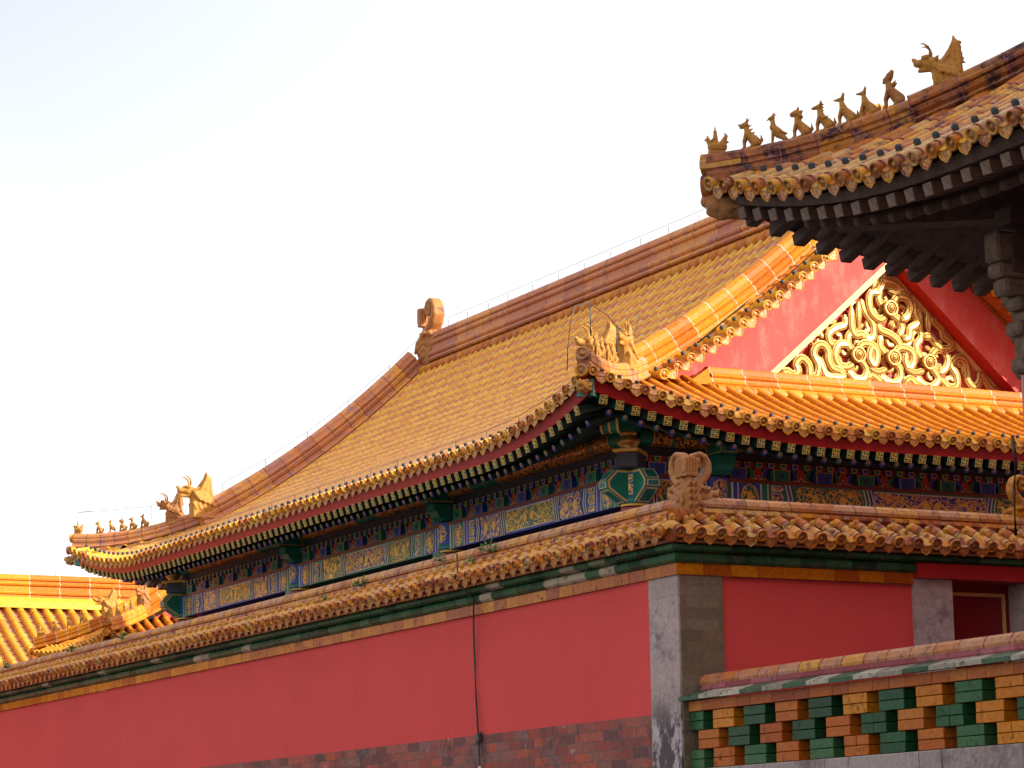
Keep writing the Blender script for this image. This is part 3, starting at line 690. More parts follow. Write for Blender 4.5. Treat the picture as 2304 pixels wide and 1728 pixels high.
def bracket_row(parent, F, W, z0, z1):
    """little bracket sets with red flame boards between them"""
    mb = MB(); H = z1-z0
    d_ = lambda o: F(0, o, 0)-F(0, 0, 0)
    def P(pts, o, t, mat): mb.prism([F(u, o, z) for u, z in pts], d_(t), bi[mat], cap0=False)
    P([(0, z0), (W, z0), (W, z1), (0, z1)], -.02, .02, 'slate')
    n = max(1, round(W/.72)); st = W/n
    def shape(pts, o, t, col, rim=.9, mid='gold_paint'):
        cx = sum(x for x, z in pts)/len(pts); cz = sum(z for x, z in pts)/len(pts)
        P(pts, o, t, col); P(pts, o+t, .003, mid); P([(cx+(x-cx)*rim, cz+(z-cz)*rim) for x, z in pts], o+t+.003, .003, col)
    for i in range(n):
        u = (i+.5)*st; a, b_ = ('green', 'blue') if i % 2 else ('blue', 'green')
        w = .13
        shape([(u-w, z0), (u+w, z0), (u+w+.015, z0+H*.64), (u-w-.015, z0+H*.64)], .0, .09, a, .9)
        P([(u-.03, z0+.05), (u+.03, z0+.05), (u+.03, z0+H*.45), (u-.03, z0+H*.45)], .098, .004, 'slate')
        for s in (-1, 1):   # curved arms
            arm = [(u+s*.15, z0+H*.70), (u+s*.2, z0+H*.60), (u+s*.23, z0+H*.35), (u+s*.25, z0+H*.1), (u+s*.31, z0+H*.1), (u+s*.29, z0+H*.5), (u+s*.2, z0+H*.8), (u+s*.15, z0+H*.84)]
            if s < 0: arm = arm[::-1]
            shape(arm, .0, .04, b_, .88)
    for i in range(n+1):
        u = i*st
        fl = [(-.2, 0), (.2, 0), (.13, .2), (.07, .45), (.035, .7), (0, .98), (-.035, .7), (-.07, .45), (-.13, .2)]
        uc = lambda x: min(max(u+x, 0), W)
        P([(uc(x), z0+z*H) for x, z in fl], .0, .03, 'flame_red'); P([(uc(x), z0+z*H) for x, z in fl], .03, .003, 'gold_paint'); P([(uc(x*.88), z0+.008+z*H*.9) for x, z in fl], .033, .003, 'flame_red')
        for q in ((-.035, .14), (.035, .14), (0, .27)):
            P([(uc(q[0]+.015*math.cos(t)), z0+H*q[1]+.015*math.sin(t)) for t in [2*math.pi*k/6 for k in range(6)]], .036, .004, 'cream')
    P([(0, z1-.085), (W, z1-.085), (W, z1), (0, z1)], .02, .025, 'flame_red')
    m = max(1, round(W/.2)); s2 = W/m
    for i in range(m):
        u = (i+.5)*s2
        shape([(u-.04, z1-.085), (u+.04, z1-.085), (u+.055, z1-.012), (u-.055, z1-.012)], .04, .07, 'green' if i % 2 else 'blue', .72)
    mb.build('bracket_row', BM, parent)

# ================================================================== MAIN HALL
hall = thing('palace_hall', 'large palace hall with sweeping yellow roof and golden gable carving behind the long red wall', 'hall', (18.69, 32.23, -1.6))
XE, YE0, YE1, XR, XB = 16.95, 30.49, 51.42, 23.6, 30.25
YV0, YV1 = 32.72, 49.19
rh = Roof(5.90, .32, .05, .55, 3.9, .04)
rhF = Roof(5.90, .32, .05, .48, 3.4, .04, 2.2, .60, 4.0); rhS = Roof(5.90, .32, .05, .60, 4.2, .04)
OF, LF, LS = V((XE, YE0, 0)), YE1-YE0, XB-XE
GX = 2.15
def dm_front(u):
    m = min(u, LF-u); return 6.62 if m > GX else m
def dm_side(u): return max(0, min(u, LS-u, 2.45))
nails = []
tb, te = MB(), MB()
TM = ['tile_hall', 'tile_joint', 'tile_pan']; EM = ['tile_eave', 'tile_relief']
slope(rhF, OF, Y, X, LF, .262, dm_front, .30, tb, te, nails)
tb.build('front_roof_tiles', TM, hall)
TS = ['ridge_glaze', 'ridge_glaze', 'pan_orange']
tb2 = MB(); slope(rhS, OF, X, Y, LS, .262, dm_side, .42, tb2, te, nails, r=.066, tone2=.5); tb2.build('end_roof_tiles', TS, hall)
tb3 = MB(); te3 = MB(); slope(rh, V((XE, YE1, 0)), X, -Y, LS, .262, dm_side, .5, tb3, te3, None, coarse=True)
slope(rh, V((XB, YE0, 0)), Y, -X, LF, .262, dm_front, .6, tb3, te3, None, coarse=True); tb3.build('rear_roof_tiles', TS, hall); te3.build('rear_eave_tiles', EM, hall)
# under-boards keep light out of the attic
ub = MB()
def underlay(rf, O, U, D, L, dmax, ub, off=-.09, n=40, c0=True, c1=True):
    for i in range(n):
        u0, u1 = L*i/n, L*(i+1)/n; q = []
        for u in (u0, u1):
            dm = max(.001, dmax(min(max(u, .001), L-.001))); q.append([rf.pos(O, U, D, L, u, dm*k/6, c0, c1)+Z*off for k in range(7)])
        ub.rings([q[0], q[1]], 0, .5, False, False)
for rr, O, U, D, L, dm in ((rhF, OF, Y, X, LF, dm_front), (rhS, OF, X, Y, LS, dm_side), (rh, V((XE, YE1, 0)), X, -Y, LS, dm_side), (rh, V((XB, YE0, 0)), Y, -X, LF, dm_front)): underlay(rr, O, U, D, L, dm, ub)
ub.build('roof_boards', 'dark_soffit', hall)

# verge rows of tiles along both gables
def verge(mbE, nails, rf, yv, outy, x0, x1, xe, dirx, pitch=.262, y_in=.3):
    """short barrel tiles hanging over the gable; outy = -1 or +1; height depends on |x - xe|"""
    x = x0
    while (x1-x)*dirx > 0:
        def q(xx): return V((xx, yv, rf.h(abs(xx-xe))-.02))
        p = q(x); t = (q(x+.1*dirx)-q(x)).normalized(); out = V((0, outy, -.12)).normalized(); n = t.cross(out); n = n if n.z > 0 else -n
        L = y_in; r = pitch*.28; ang = [2*math.pi*k/12 for k in range(13)]; rn = rng.random()
        rs = [[p-out*(L*(1-k))+(t*math.cos(a)+n*math.sin(a))*r for a in ang] for k in (0, .5, 1)]
        mbE.rings(rs, 0, rn, False, True)
        disc(mbE, p, out, r*1.04, .03, 0, 1, 14, rn)
        if nails is not None: nails.append(frame(p-out*.16+n*r, t, n.cross(t), n))
        p2 = q(x+dirx*pitch/2*t.dot(X)*dirx); d_ = (-n*.97+out*.1).normalized()
        drip(mbE, p2-n*.01+out*.0, out, t, d_, pitch*.4, pitch*.47)
        q2 = p2-out*L
        mbE.rings([[q2-t*.11-n*.0, q2-n*.05, q2+t*.11], [p2-t*.11, p2-n*.05, p2+t*.11]], 0, None, False, True)
        x += dirx*pitch/math.sqrt(1+(rf.a+2*rf.b*abs(x-xe))**2)
vn = []
for xe_, dx in ((XE, 1), (XB, -1)):
    for yv, oy in ((YV0-.34, -1), (YV1+.34, 1)):
        ve = MB(); verge(ve, vn if oy < 0 else None, rh, yv, oy, xe_+dx*2.35, XR, xe_, dx); ve.build('verge_tiles', EM, hall)
te.build('eave_tiles', EM, hall)
nd = nail_mesh('nail_dark')
many('nail_cap', nd, nails, hall, 100)
many('verge_nail_cap', nd, vn, hall, 60)

# ridges
mr = MB(); sweep(mr, [(XR, 32.95, 10.24), (XR, 48.95, 10.24)], PR_MAIN, Z, .75, 0, 1, .012); mrid = mr.build('main_ridge', ['ridge_dusty', 'ridge_old'], hall)
for s in (-1, 1):    # yellow half tiles closing the tops of the rows
    ml = MB()
    for i in range(54):
        y = 33.2+i*.295
        if y < 48.8:
            p = V((XR+s*.27, y, 10.02)); ml.lathe(p+V((0, -.14, 0)), Y, [(.001, 0), (.105, 0), (.115, .01), (.11, .27), (.001, .275)], 12, 0, None)
    ml.build('ridge_skirt_tiles', ['ridge_glaze'], mrid)
def vridge(xe_, dx, y, name='vertical_ridge', mats=('ridge_glaze', 'tile_joint')):
    b = MB(); path = []
    for k in range(15):
        d = 1.8+(6.5-1.8)*k/14; path.append((xe_+dx*d, y, rh.h(d)+.07))
    sweep(b, path, PR_VERT, None, .42, 0, 1, .014); b.build(name, list(mats), hall)
vridge(XE, 1, 32.93); vridge(XB, -1, 32.93); vridge(XE, 1, 48.97, mats=('ridge_dusty', 'ridge_old')); vridge(XB, -1, 48.97)
def hipridge(rf, corner, sx, sy, tmax, parent, prof=PR_HIP, mats=('ridge_dusty', 'ridge_old'), off=.05, name='hip_ridge', ends=True, t0=.05):
    b = MB(); path = []
    L = 100
    O = V((corner[0], corner[1], 0)); U = V((0, sy, 0)); D = V((sx, 0, 0))
    for k in range(13):
        t = t0+(tmax-t0)*k/12; p = rf.pos(O, U, D, L, t, t, True, False); p.z += off; path.append(p)
    sweep(b, path, prof, None, .3, 0, 1, .012)
    if ends:
        out = V((-sx, -sy, 0)).normalized(); p = path[0]
        h = max(q[1] for q in prof)
        disc(b, p+Z*(h-.09)+out*.06, out, .085, .1, 0, 2, 16); disc(b, p+Z*(-.04)+out*.13, out, .08, .3, 0, 2, 16)
    b.build(name, list(mats)+['tile_relief'], parent); return path
hp = {}
for nm, c, sx, sy in (('near', (XE, YE0), 1, 1), ('far', (XE, YE1), 1, -1), ('nb', (XB, YE0), -1, 1), ('fb', (XB, YE1), -1, -1)):
    hp[nm] = hipridge(rh, c, sx, sy, 2.15, hall, mats=('ridge_dusty', 'ridge_old') if nm != 'near' else ('wall_ridge', 'ridge_old'))
# gable walls
from mathutils.geometry import tessellate_polygon
AP = [V((21.426, 33.0, 7.158)), V((23.747, 33.0, 9.136)), V((26.007, 33.0, 7.169))]
def gable(y, hole):
    b = MB(); ol = [V((XE+2.2, y, 6.78))]
    ol += [V((XE+d, y, rh.h(d)-.05)) for d in [2.2+.35*k for k in range(13)]]+[V((XR, y, 10.1))]
    ol += [V((XB-d, y, rh.h(d)-.05)) for d in [2.2+.35*k for k in range(12, -1, -1)]]+[V((XB-2.2, y, 6.78))]
    loops = [ol]+([AP] if hole else []); allp = [p for l_ in loops for p in l_]
    tris = tessellate_polygon(loops)
    b.add(allp, [tuple(t) for t in tris], 0); b.build('gable_wall', 'plaster_gable', hall)
gable(33.0, True); gable(48.92, False)
b = MB(); BP = [AP[0]+V((-.3, .33, -.2)), AP[1]+V((0, .33, .3)), AP[2]+V((.3, .33, -.2))]
b.add(BP, [(0, 1, 2)], 0); gpan = b.build('gable_panel', 'plaster_gable', hall)
b = MB()
for i in range(3):
    a, c = AP[i], AP[(i+1) % 3]; b.quad(a-Y*.012, c-Y*.012, c+Y*.33, a+Y*.33, 0)
b.build('gable_reveal', 'board_red', hall)
b = MB()
cen = (AP[0]+AP[1]+AP[2])/3
def inset(k, y): return [V((cen.x+(p.x-cen.x)*k, y, cen.z+(p.z-cen.z)*k)) for p in AP]
# gilded border: a thin frame on the wall's left rake and a moulding round the panel
A0, A1 = inset(1.0, 33.328), inset(.93, 33.328); B0, B1 = inset(1.0, 33.27), inset(.94, 33.285)
for i in range(3):
    j = (i+1) % 3; b.quad(B0[i], B0[j], B1[j], B1[i], 0); b.quad(B1[i], B1[j], A1[j], A1[i], 0)
n_ = (AP[1]-AP[0]).normalized(); pn = V((-n_.z, 0, n_.x))
b.prism([AP[0]-Y*.0+pn*.0, AP[1], AP[1]-pn*.085-n_*.07, AP[0]-pn*.085+n_*.075], -Y*.02, 0)
b.build('gilded_border', 'gold_band', gpan)

def ribbon(mb, pts, w=.085, y=33.27, depth=.055):
    # smooth the polyline (Catmull-Rom), sweep a three-ribbed strap
    P_ = [V((x, 0, z)) for x, z in pts]; P_ = [P_[0]*2-P_[1]]+P_+[P_[-1]*2-P_[-2]]; sm = []
    for i in range(1, len(P_)-2):
        for k in range(8):
            t = k/8; p0, p1, p2, p3 = P_[i-1:i+3]
            sm.append(.5*((2*p1)+(-p0+p2)*t+(2*p0-5*p1+4*p2-p3)*t*t+(-p0+3*p1-3*p2+p3)*t**3))
    sm.append(P_[-2]); prof = [(-1, 0), (-1, .8), (-.62, 1), (-.5, .5), (-.4, 1), (.4, 1.1), (.5, .5), (.62, 1), (1, .8), (1, 0)]
    rs = []
    for i, p in enumerate(sm):
        t = (sm[min(i+1, len(sm)-1)]-sm[max(i-1, 0)]).normalized(); s = V((-t.z, 0, t.x)); e = min(i, len(sm)-1-i); k = min(1, .45+e*.2)
        rs.append([V((p.x+s.x*a*w*k, y-b_*depth*(.5+.5*k), p.z+s.z*a*w*k)) for a, b_ in prof])
    for a, c, mi in ((0, 3, 0), (2, 5, 1), (4, 6, 0), (5, 8, 1), (7, 10, 0)): mb.rings([r_[a:c] for r_ in rs], mi, .5, False, False)
    mb.add(rs[0], [tuple(range(10))], 0); mb.add(rs[-1], [tuple(range(10))], 0)
RIB = [[(23.782, 8.983), (23.754, 8.782), (23.683, 8.665), (23.663, 8.531), (23.736, 8.427), (23.875, 8.329), (24.028, 8.231), (24.074, 8.102), (23.988, 7.964)], [(23.729, 8.824), (23.847, 8.812), (23.976, 8.779), (24.052, 8.719), (23.97, 8.657), (23.84, 8.674)], [(23.68, 8.621), (23.511, 8.618), (23.46, 8.459), (23.509, 8.299), (23.648, 8.211), (23.781, 8.277)], [(23.896, 8.485), (23.979, 8.576), (24.15, 8.572), (24.223, 8.446), (24.163, 8.308), (24.04, 8.221)], [(23.337, 8.504), (23.377, 8.354), (23.455, 8.251), (23.528, 8.158), (23.55, 8.061), (23.517, 7.927), (23.413, 7.919), (23.361, 8.024)], [(23.632, 8.155), (23.666, 8.048), (23.833, 7.996), (23.96, 7.917), (24.045, 7.792)], [(23.137, 8.356), (23.136, 8.05), (23.195, 7.935), (23.312, 7.955), (23.347, 7.87)], [(23.257, 8.453), (23.247, 8.07)], [(23.029, 8.238), (23.022, 8.085), (22.852, 8.017), (22.72, 7.909), (22.765, 7.771), (22.906, 7.793)], [(23.16, 8.019), (23.064, 7.892), (23.071, 7.762), (23.169, 7.661), (23.281, 7.56), (23.377, 7.426), (23.319, 7.281), (23.164, 7.27), (23.029, 7.39)], [(23.085, 7.774), (22.892, 7.766), (22.809, 7.612), (22.866, 7.454), (23.018, 7.429), (23.15, 7.507)], [(23.223, 7.708), (23.305, 7.802), (23.46, 7.803), (23.547, 7.733), (23.554, 7.602), (23.497, 7.5), (23.429, 7.593), (23.451, 7.726), (23.537, 7.787)], [(23.676, 7.983), (23.654, 7.806), (23.74, 7.704), (23.878, 7.593), (24.003, 7.471), (23.996, 7.328), (23.874, 7.243), (23.72, 7.287), (23.622, 7.411)], [(23.896, 7.693), (24.006, 7.8), (24.163, 7.79), (24.251, 7.72), (24.245, 7.587), (24.162, 7.504), (24.101, 7.61), (24.129, 7.733)], [(23.417, 7.451), (23.57, 7.396), (23.741, 7.452)], [(24.082, 7.477), (24.249, 7.423), (24.437, 7.48)], [(24.422, 8.462), (24.392, 8.15), (24.425, 8.008), (24.324, 7.857), (24.37, 7.718), (24.522, 7.585), (24.661, 7.463), (24.708, 7.356), (24.583, 7.238), (24.425, 7.26), (24.275, 7.414)], [(24.567, 7.699), (24.68, 7.818), (24.826, 7.807), (24.899, 7.679), (24.837, 7.531), (24.7, 7.455)], [(24.437, 7.998), (24.57, 8.009), (24.697, 7.897), (24.827, 7.84), (24.963, 7.884), (24.955, 7.972), (24.838, 8.029), (24.791, 8.159), (24.689, 8.24), (24.627, 8.323)], [(21.812, 7.25), (21.938, 7.28), (22.011, 7.236), (22.126, 7.293), (22.093, 7.409), (22.197, 7.502), (22.319, 7.404), (22.338, 7.255), (22.451, 7.252), (22.491, 7.416), (22.415, 7.583), (22.47, 7.706), (22.586, 7.736), (22.671, 7.645), (22.678, 7.516), (22.748, 7.392), (22.887, 7.348), (22.922, 7.275), (22.767, 7.242), (22.617, 7.285), (22.547, 7.42), (22.489, 7.545)], [(24.75, 7.381), (24.903, 7.26), (25.051, 7.281), (25.06, 7.447), (24.974, 7.596), (25.089, 7.727), (25.234, 7.693), (25.271, 7.529), (25.284, 7.374), (25.4, 7.294), (25.5, 7.39), (25.52, 7.491), (25.597, 7.418), (25.711, 7.293), (25.926, 7.241)], [(23.37, 7.263), (23.464, 7.345), (23.565, 7.298), (23.652, 7.228)], [(24.044, 7.244), (24.166, 7.329), (24.267, 7.26), (24.423, 7.216)], [(23.513, 8.662), (23.584, 8.789), (23.677, 8.83)], [(23.852, 8.923), (23.861, 8.835)], [(24.053, 8.741), (24.153, 8.639), (24.262, 8.693)], [(24.308, 8.563), (24.285, 8.384), (24.343, 8.212), (24.206, 8.113), (24.173, 7.978), (24.065, 7.926)], [(24.537, 8.383), (24.542, 8.073)], [(23.89, 8.088), (23.92, 8.178)]]
ROS = [(23.826, 8.391), (23.201, 7.624), (23.846, 7.624), (24.504, 7.606)]

gb = MB()
for i, r_ in enumerate(RIB): ribbon(gb, r_, .062 if len(r_) > 3 else .052, 33.30-.014*(i % 4), .05)
def inside(x, z, m=.1):
    def sd_(a, b_): return ((b_.x-a.x)*(z-a.z)-(b_.z-a.z)*(x-a.x))/math.hypot(b_.x-a.x, b_.z-a.z)
    v_ = [sd_(AP[i], AP[(i+1) % 3]) for i in range(3)]; return all(q_ > m for q_ in v_) or all(q_ < -m for q_ in v_)
r2 = random.Random(3)
for i in range(19):
    for j in range(9):
        x = 21.65+.235*i+.11*(j % 2)+r2.uniform(-.05, .05); z = 7.28+.215*j+r2.uniform(-.04, .04)
        if not inside(x, z, .13): continue
        a0 = r2.uniform(0, 6.28); s_ = r2.choice((-1, 1)); k_ = r2.uniform(.085, .13)
        pts = [(x+k_*(1.05-.16*n_)*math.cos(a0+s_*n_*.85), z+k_*(1.05-.16*n_)*math.sin(a0+s_*n_*.85)) for n_ in range(6)]
        ribbon(gb, pts, .036, 33.31, .035)
for x, z in ROS:
    ro = MB(); c = V((x, 33.24, z)); ro.lathe(c-Y*.03, -Y, [(.13, 0), (.13, .03), (.115, .045), (.10, .045)], 20, 0, .6, False); ro.lathe(c-Y*.03, -Y, [(.10, .045), (.09, .02), (.08, .02), (.072, .045)], 20, 1, .6, False); ro.lathe(c-Y*.03, -Y, [(.072, .045), (.05, .055)], 20, 0, .6, False); ro.lathe(c-Y*.03, -Y, [(.05, .055), (.042, .03), (.035, .055)], 20, 1, .6, False); ro.lathe(c-Y*.03, -Y, [(.035, .055), (.001, .07)], 20, 0, .6); ro.build('gilded_rosette', ['gold', 'gold_groove'], gpan)
gb.build('gilded_ribbons', ['gold', 'gold_groove'], gpan)
# ridge along the gable foot
b = MB(); sweep(b, [(20.25, 32.8, 6.86), (26.95, 32.8, 6.86)], symprof([(.2, 0), (.22, .03), (.18, .05), (.16, .08), (.15, .11), (.17, .14), (.15, .17), (.09, .2), (.085, .26), (.07, .285), (0, .3)]), Z, .55, 0, 1, .012, cap=True)
b.prism([V((19.85, 32.66, 6.87)), V((20.25, 32.6, 6.86)), V((20.25, 32.72, 7.13))], Y*.2, 0, .6)
b.build('gable_foot_ridge', ['ridge_glaze', 'tile_joint'], hall)
b = MB()
for i in range(24):
    x = 20.3+.29*i
    if x < 26.9: b.rings([[V((x+.005, 32.56, 6.62)), V((x+.005, 32.5, 6.78)), V((x+.005, 32.62, 6.9))], [V((x+.285, 32.56, 6.62)), V((x+.285, 32.5, 6.78)), V((x+.285, 32.62, 6.9))]], 0, None, False, True)
b.build('gable_skirt_tiles', 'ridge_glaze', hall)

# rafters, boards
def meander():
    mb = MB(); h = .058
    mb.box(-.8, 0, -h, h, -h, h, 3)
    mb.prism([V((0, -h-.002, -h-.002)), V((0, h+.002, -h-.002)), V((0, h+.002, h+.002)), V((0, -h-.002, h+.002))], X*.003, 2)
    k = h-.0055
    mb.prism([V((.003, -k, -k)), V((.003, k, -k)), V((.003, k, k)), V((.003, -k, k))], X*.003, 0)
    t = .0042
    for (a, c, d, e) in ((-.036, .036, 0, 0), (0, 0, -.036, .036), (0, .036, .036, .036), (-.036, 0, -.036, -.036), (.036, .036, -.036, 0), (-.036, -.036, 0, .036), ):
        mb.box(.006, .0095, a-t, c+t, d-t, e+t, 2)
    return mb.mesh('flying_rafter', ['emblem_green', 'cream', 'gold_paint', 'rafter_green'])
def round_rafter(blue):
    mb = MB(); r = .052
    mb.lathe(V((-1.1, 0, 0)), X, [(r, 0), (r, 1.1)], 12, 4); mb.lathe(V((0, 0, 0)), X, [(r, 0), (r*.9, .003), (r*.55, .004)], 14, 1)
    mb.lathe(V((0, 0, .008)), X, [(r*.6, .003), (r*.6, .007), (.001, .009)], 12, 2); mb.lathe(V((0, 0, .03)), X, [(r*.25, .009), (.001, .012)], 8, 3)
    return mb.mesh('eave_rafter', ['green', 'blue' if blue else 'teal', 'pearl', 'gold_paint', 'rafter_green'])
def rafters(rf, O, U, D, L, parent, flist, rlist, bl, boards, pitch=.24, c0=True, c1=True, umax=None, dz=1.0):
    n = int(L/pitch)
    for i in range(n):
        u = (i+.5)*L/n
        if umax and u > umax: continue
        m_ = min(u, L-u) if c1 else u
        p = rf.pos(O, U, D, L, u, 0, c0, c1); out = (-D-Z*.30).normalized(); s = U; n_ = out.cross(s); n_ = n_ if n_.z > 0 else -n_
        s = n_.cross(out)
        if m_ > .22: flist.append(frame(p+D*.10-Z*.285*dz, out, s, n_))
        q = p+D*.39-Z*.335*dz
        out2 = (-D-Z*.42).normalized(); n2 = out2.cross(U); n2 = n2 if n2.z > 0 else -n2
        if m_ > .55: rlist[i % 2].append(frame(q, out2, n2.cross(out2), n2))
    bd, so = boards; k = 44
    for i in range(k):
        u0, u1 = L*i/k, L*(i+1)/k
        if umax and u1 > umax+.3: continue
        a, b_ = rf.pos(O, U, D, L, u0, 0, c0, c1), rf.pos(O, U, D, L, u1, 0, c0, c1)
        bd.rings([[p+D*.03-Z*.07, p+D*.085-Z*(.285*dz-.06), p+D*.115-Z*(.285*dz-.06), p+D*.06-Z*.07] for p in (a, b_)], 0, .5, True, False)
        m0 = min(1.7, u0+.02, L-u0+.02), min(1.7, u1+.02, L-u1+.02)
        q = []
        for p, u in ((a, u0), (b_, u1)):
            mm = min(1.7, max(.1, u), max(.1, L-u)); d1 = min(.6, mm)
            zb = .285*dz-.063; q.append([p+D*.09-Z*zb, p+D*d1-Z*(zb-.3*(d1-.09)), p+D*(d1+.02)-Z*(zb+.04), p+D*max(mm, d1+.03)-Z*(zb+.04-.42*max(0, mm-d1))])
        so.rings(q, 0, .5, False, False)
fl, rl = [], ([], []); bd, sf = MB(), MB()
rafters(rhF, OF, Y, X, LF, hall, fl, rl, 0, (bd, sf)); rafters(rhS, OF, X, Y, LS, hall, fl, rl, 0, (bd, sf)); rafters(rh, V((XE, YE1, 0)), X, -Y, LS, hall, fl, rl, 0, (bd, sf), umax=3.2)
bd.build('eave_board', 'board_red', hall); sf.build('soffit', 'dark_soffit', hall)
many('flying_rafter', meander(), fl, hall, 100)
many('eave_rafter', round_rafter(True), rl[0], hall, 50); many('eave_rafter', round_rafter(False), rl[1], hall, 50)

# facades
def facade(P0, U, OUT, bays, parent):
    u = 0; W = sum(bays)
    F0 = lambda u_, o, z: P0+U*u_+OUT*o+Z*z
    for k, wb in enumerate(bays):
        F = (lambda uu: (lambda u_, o, z: F0(uu+u_, o, z)))(u)
        painted_beam(parent, F, wb, 5.0, 5.38, k % 2 == 1)
        bracket_row(parent, F, wb, 5.43, 5.70)
        b = MB(); cs = [F(0, -.1, 4.2), F(wb, -.1, 4.2), F(wb, -.1, 5.0), F(0, -.1, 5.0)]
        u += wb
    b = MB(); b.prism([F0(0, .15, 5.38), F0(W, .15, 5.38), F0(W, .15, 5.43), F0(0, .15, 5.43)], OUT*-.3, 0); b.build('tie_plate', 'tie_red', parent)
    b = MB(); b.prism([F0(-.1, .02, 5.70), F0(W+.1, .02, 5.70), F0(W+.1, .02, 5.84), F0(-.1, .02, 5.84)], OUT*-.1, 0); b.build('purlin_board', 'slate', parent)
    b = MB(); r = .125; n = 40
    for k in range(n):
        a, c = W*k/n, W*(k+1)/n; ph = (k % 10)
        mi = 2 if ph in (0, 9) else (1 if ph in (1, 3, 6, 8) else 0)
        b.rings([[F0(q, .06+r*math.cos(t), 5.955+r*math.sin(t)) for t in [2*math.pi*j/14 for j in range(14)]] for q in (a, c-.02)], mi if mi != 1 else 0, None, True, True)
        b.rings([[F0(q, .06+(r+.002)*math.cos(t), 5.955+(r+.002)*math.sin(t)) for t in [2*math.pi*j/14 for j in range(14)]] for q in (c-.02, c)], 1 if ph in (0, 2, 6, 8) else 0, None, True, True)
        if ph in (2, 6): b.rings([[F0(q, .06+(r+.003)*math.cos(t), 5.955+(r+.003)*math.sin(t)) for t in [2*math.pi*j/14 for j in range(14)]] for q in (a+.04, a+.09)], 3, None, True, True)
    b.build('purlin', ['fil_dark', 'gold_paint', 'green', 'teal'], parent)
    b = MB(); b.prism([F0(0, -.3, -1.6), F0(W, -.3, -1.6), F0(W, -.3, 5.9), F0(0, -.3, 5.9)], OUT*-.1, 0); b.build('inner_wall', 'interior_shade', parent)
def beam_head(P, d, parent):
    s = Z.cross(d)
    b = MB(); b.bbox(P+d*.2+Z*5.86, d, s, Z, .28, .13, .13, 0, .5, .01)
    for k, (f, mi) in enumerate(((.94, 1), (.84, 0), (.3, 2))):
        q = [P+d*(.481+.003*k)+s*(.12*f*i)+Z*(5.86+.12*f*j) for i, j in ((-1, -1), (1, -1), (1, 1), (-1, 1))]; b.prism(q, d*.002, mi)
        for sg in (-1, 1): q = [P+d*(.25+.22*f*i)+s*sg*(.131+.003*k)+Z*(5.86+.12*f*j) for i, j in ((-1, -1), (1, -1), (1, 1), (-1, 1))]; b.prism(q, s*sg*.002, mi if k < 2 else 0)
    b.build('beam_head', ['green', 'gold_paint', 'flame_red'], parent)
    b = MB(); ol = [(-.05, 5.46), (.2, 5.46), (.3, 5.52), (.34, 5.6), (.38, 5.61), (.38, 5.715), (-.05, 5.715)]
    for w_, mi, g_ in ((.14, 0, 0),): b.prism([P+d*(u-g_*(u > 0))-s*w_+Z*(z+g_*(z < 5.5)) for u, z in ol], s*2*w_, mi)
    b.build('corbel', ['green', 'gold_paint'], parent)
    b = MB()
    for sg in (-1,): b.bbox(P+d*.05+Y*.0+s*sg*.3+Z*4.96, s, d, Z, .12, .1, .06, 0, .5, .01); b.bbox(P+d*.05+s*sg*.3+Z*4.915, s, d, Z, .13, .11, .012, 1, .5, .003)
    b.build('beam_bracket', ['teal', 'gold_paint'], parent)
def column(P, parent, angs=(math.pi, 1.5*math.pi)):
    c = MB(); c.lathe(P+Z*-1.6, Z, [(.21, 0), (.2, 6.55)], 24, 0); o = c.build('column', 'lacquer_red', parent)
    h = MB(); h.lathe(P, Z, [(.2, 4.97), (.205, 5.0)], 24, 1); h.lathe(P, Z, [(.215, 5.0), (.232, 5.015), (.232, 5.075), (.215, 5.09)], 24, 2); h.lathe(P, Z, [(.207, 5.09), (.207, 5.43)], 24, 0)
    for a0 in angs:   # gilded leaf medallion on each visible side
        def W_(a, z, r): return V((P.x+r*math.cos(a0+a), P.y+r*math.sin(a0+a), z))
        for r, sc, mi in ((.2095, 1, 3), (.2115, .88, 4)):
            for k in range(12):
                z0_, z1_ = -.14+.28*k/12, -.14+.28*(k+1)/12
                wd = lambda z: .62*sc*math.sqrt(max(.004, 1-(z/.145)**2))*(1+.12*math.cos(z*70))
                for j in range(6):
                    f0, f1 = -1+2*j/6, -1+2*(j+1)/6
                    h.quad(W_(wd(z0_)*f0, 5.26+z0_*sc, r), W_(wd(z0_)*f1, 5.26+z0_*sc, r), W_(wd(z1_)*f1, 5.26+z1_*sc, r), W_(wd(z1_)*f0, 5.26+z1_*sc, r), mi)
    h.build('column_head', ['blue', 'gold_paint', 'teal', 'gold_paint', 'fil_blue'], o)
PC0, PC1 = V((18.69, 32.23, 0)), V((18.69, 49.68, 0))
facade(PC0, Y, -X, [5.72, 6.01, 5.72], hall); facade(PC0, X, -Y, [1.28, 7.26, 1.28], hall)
for p in ((18.69, 32.23), (18.69, 37.95), (18.69, 43.96), (18.69, 49.68), (19.97, 32.23), (27.23, 32.23), (28.51, 32.23), (28.51, 49.68)): column(V((*p, 0)), hall, (1.25*math.pi,) if p == (18.69, 32.23) else (.75*math.pi,) if p == (18.69, 49.68) else (math.pi, 1.5*math.pi))
for y_ in (37.95, 43.96): beam_head(V((18.69, y_, 0)), -X, hall)
beam_head(V((19.97, 32.23, 0)), -Y, hall)
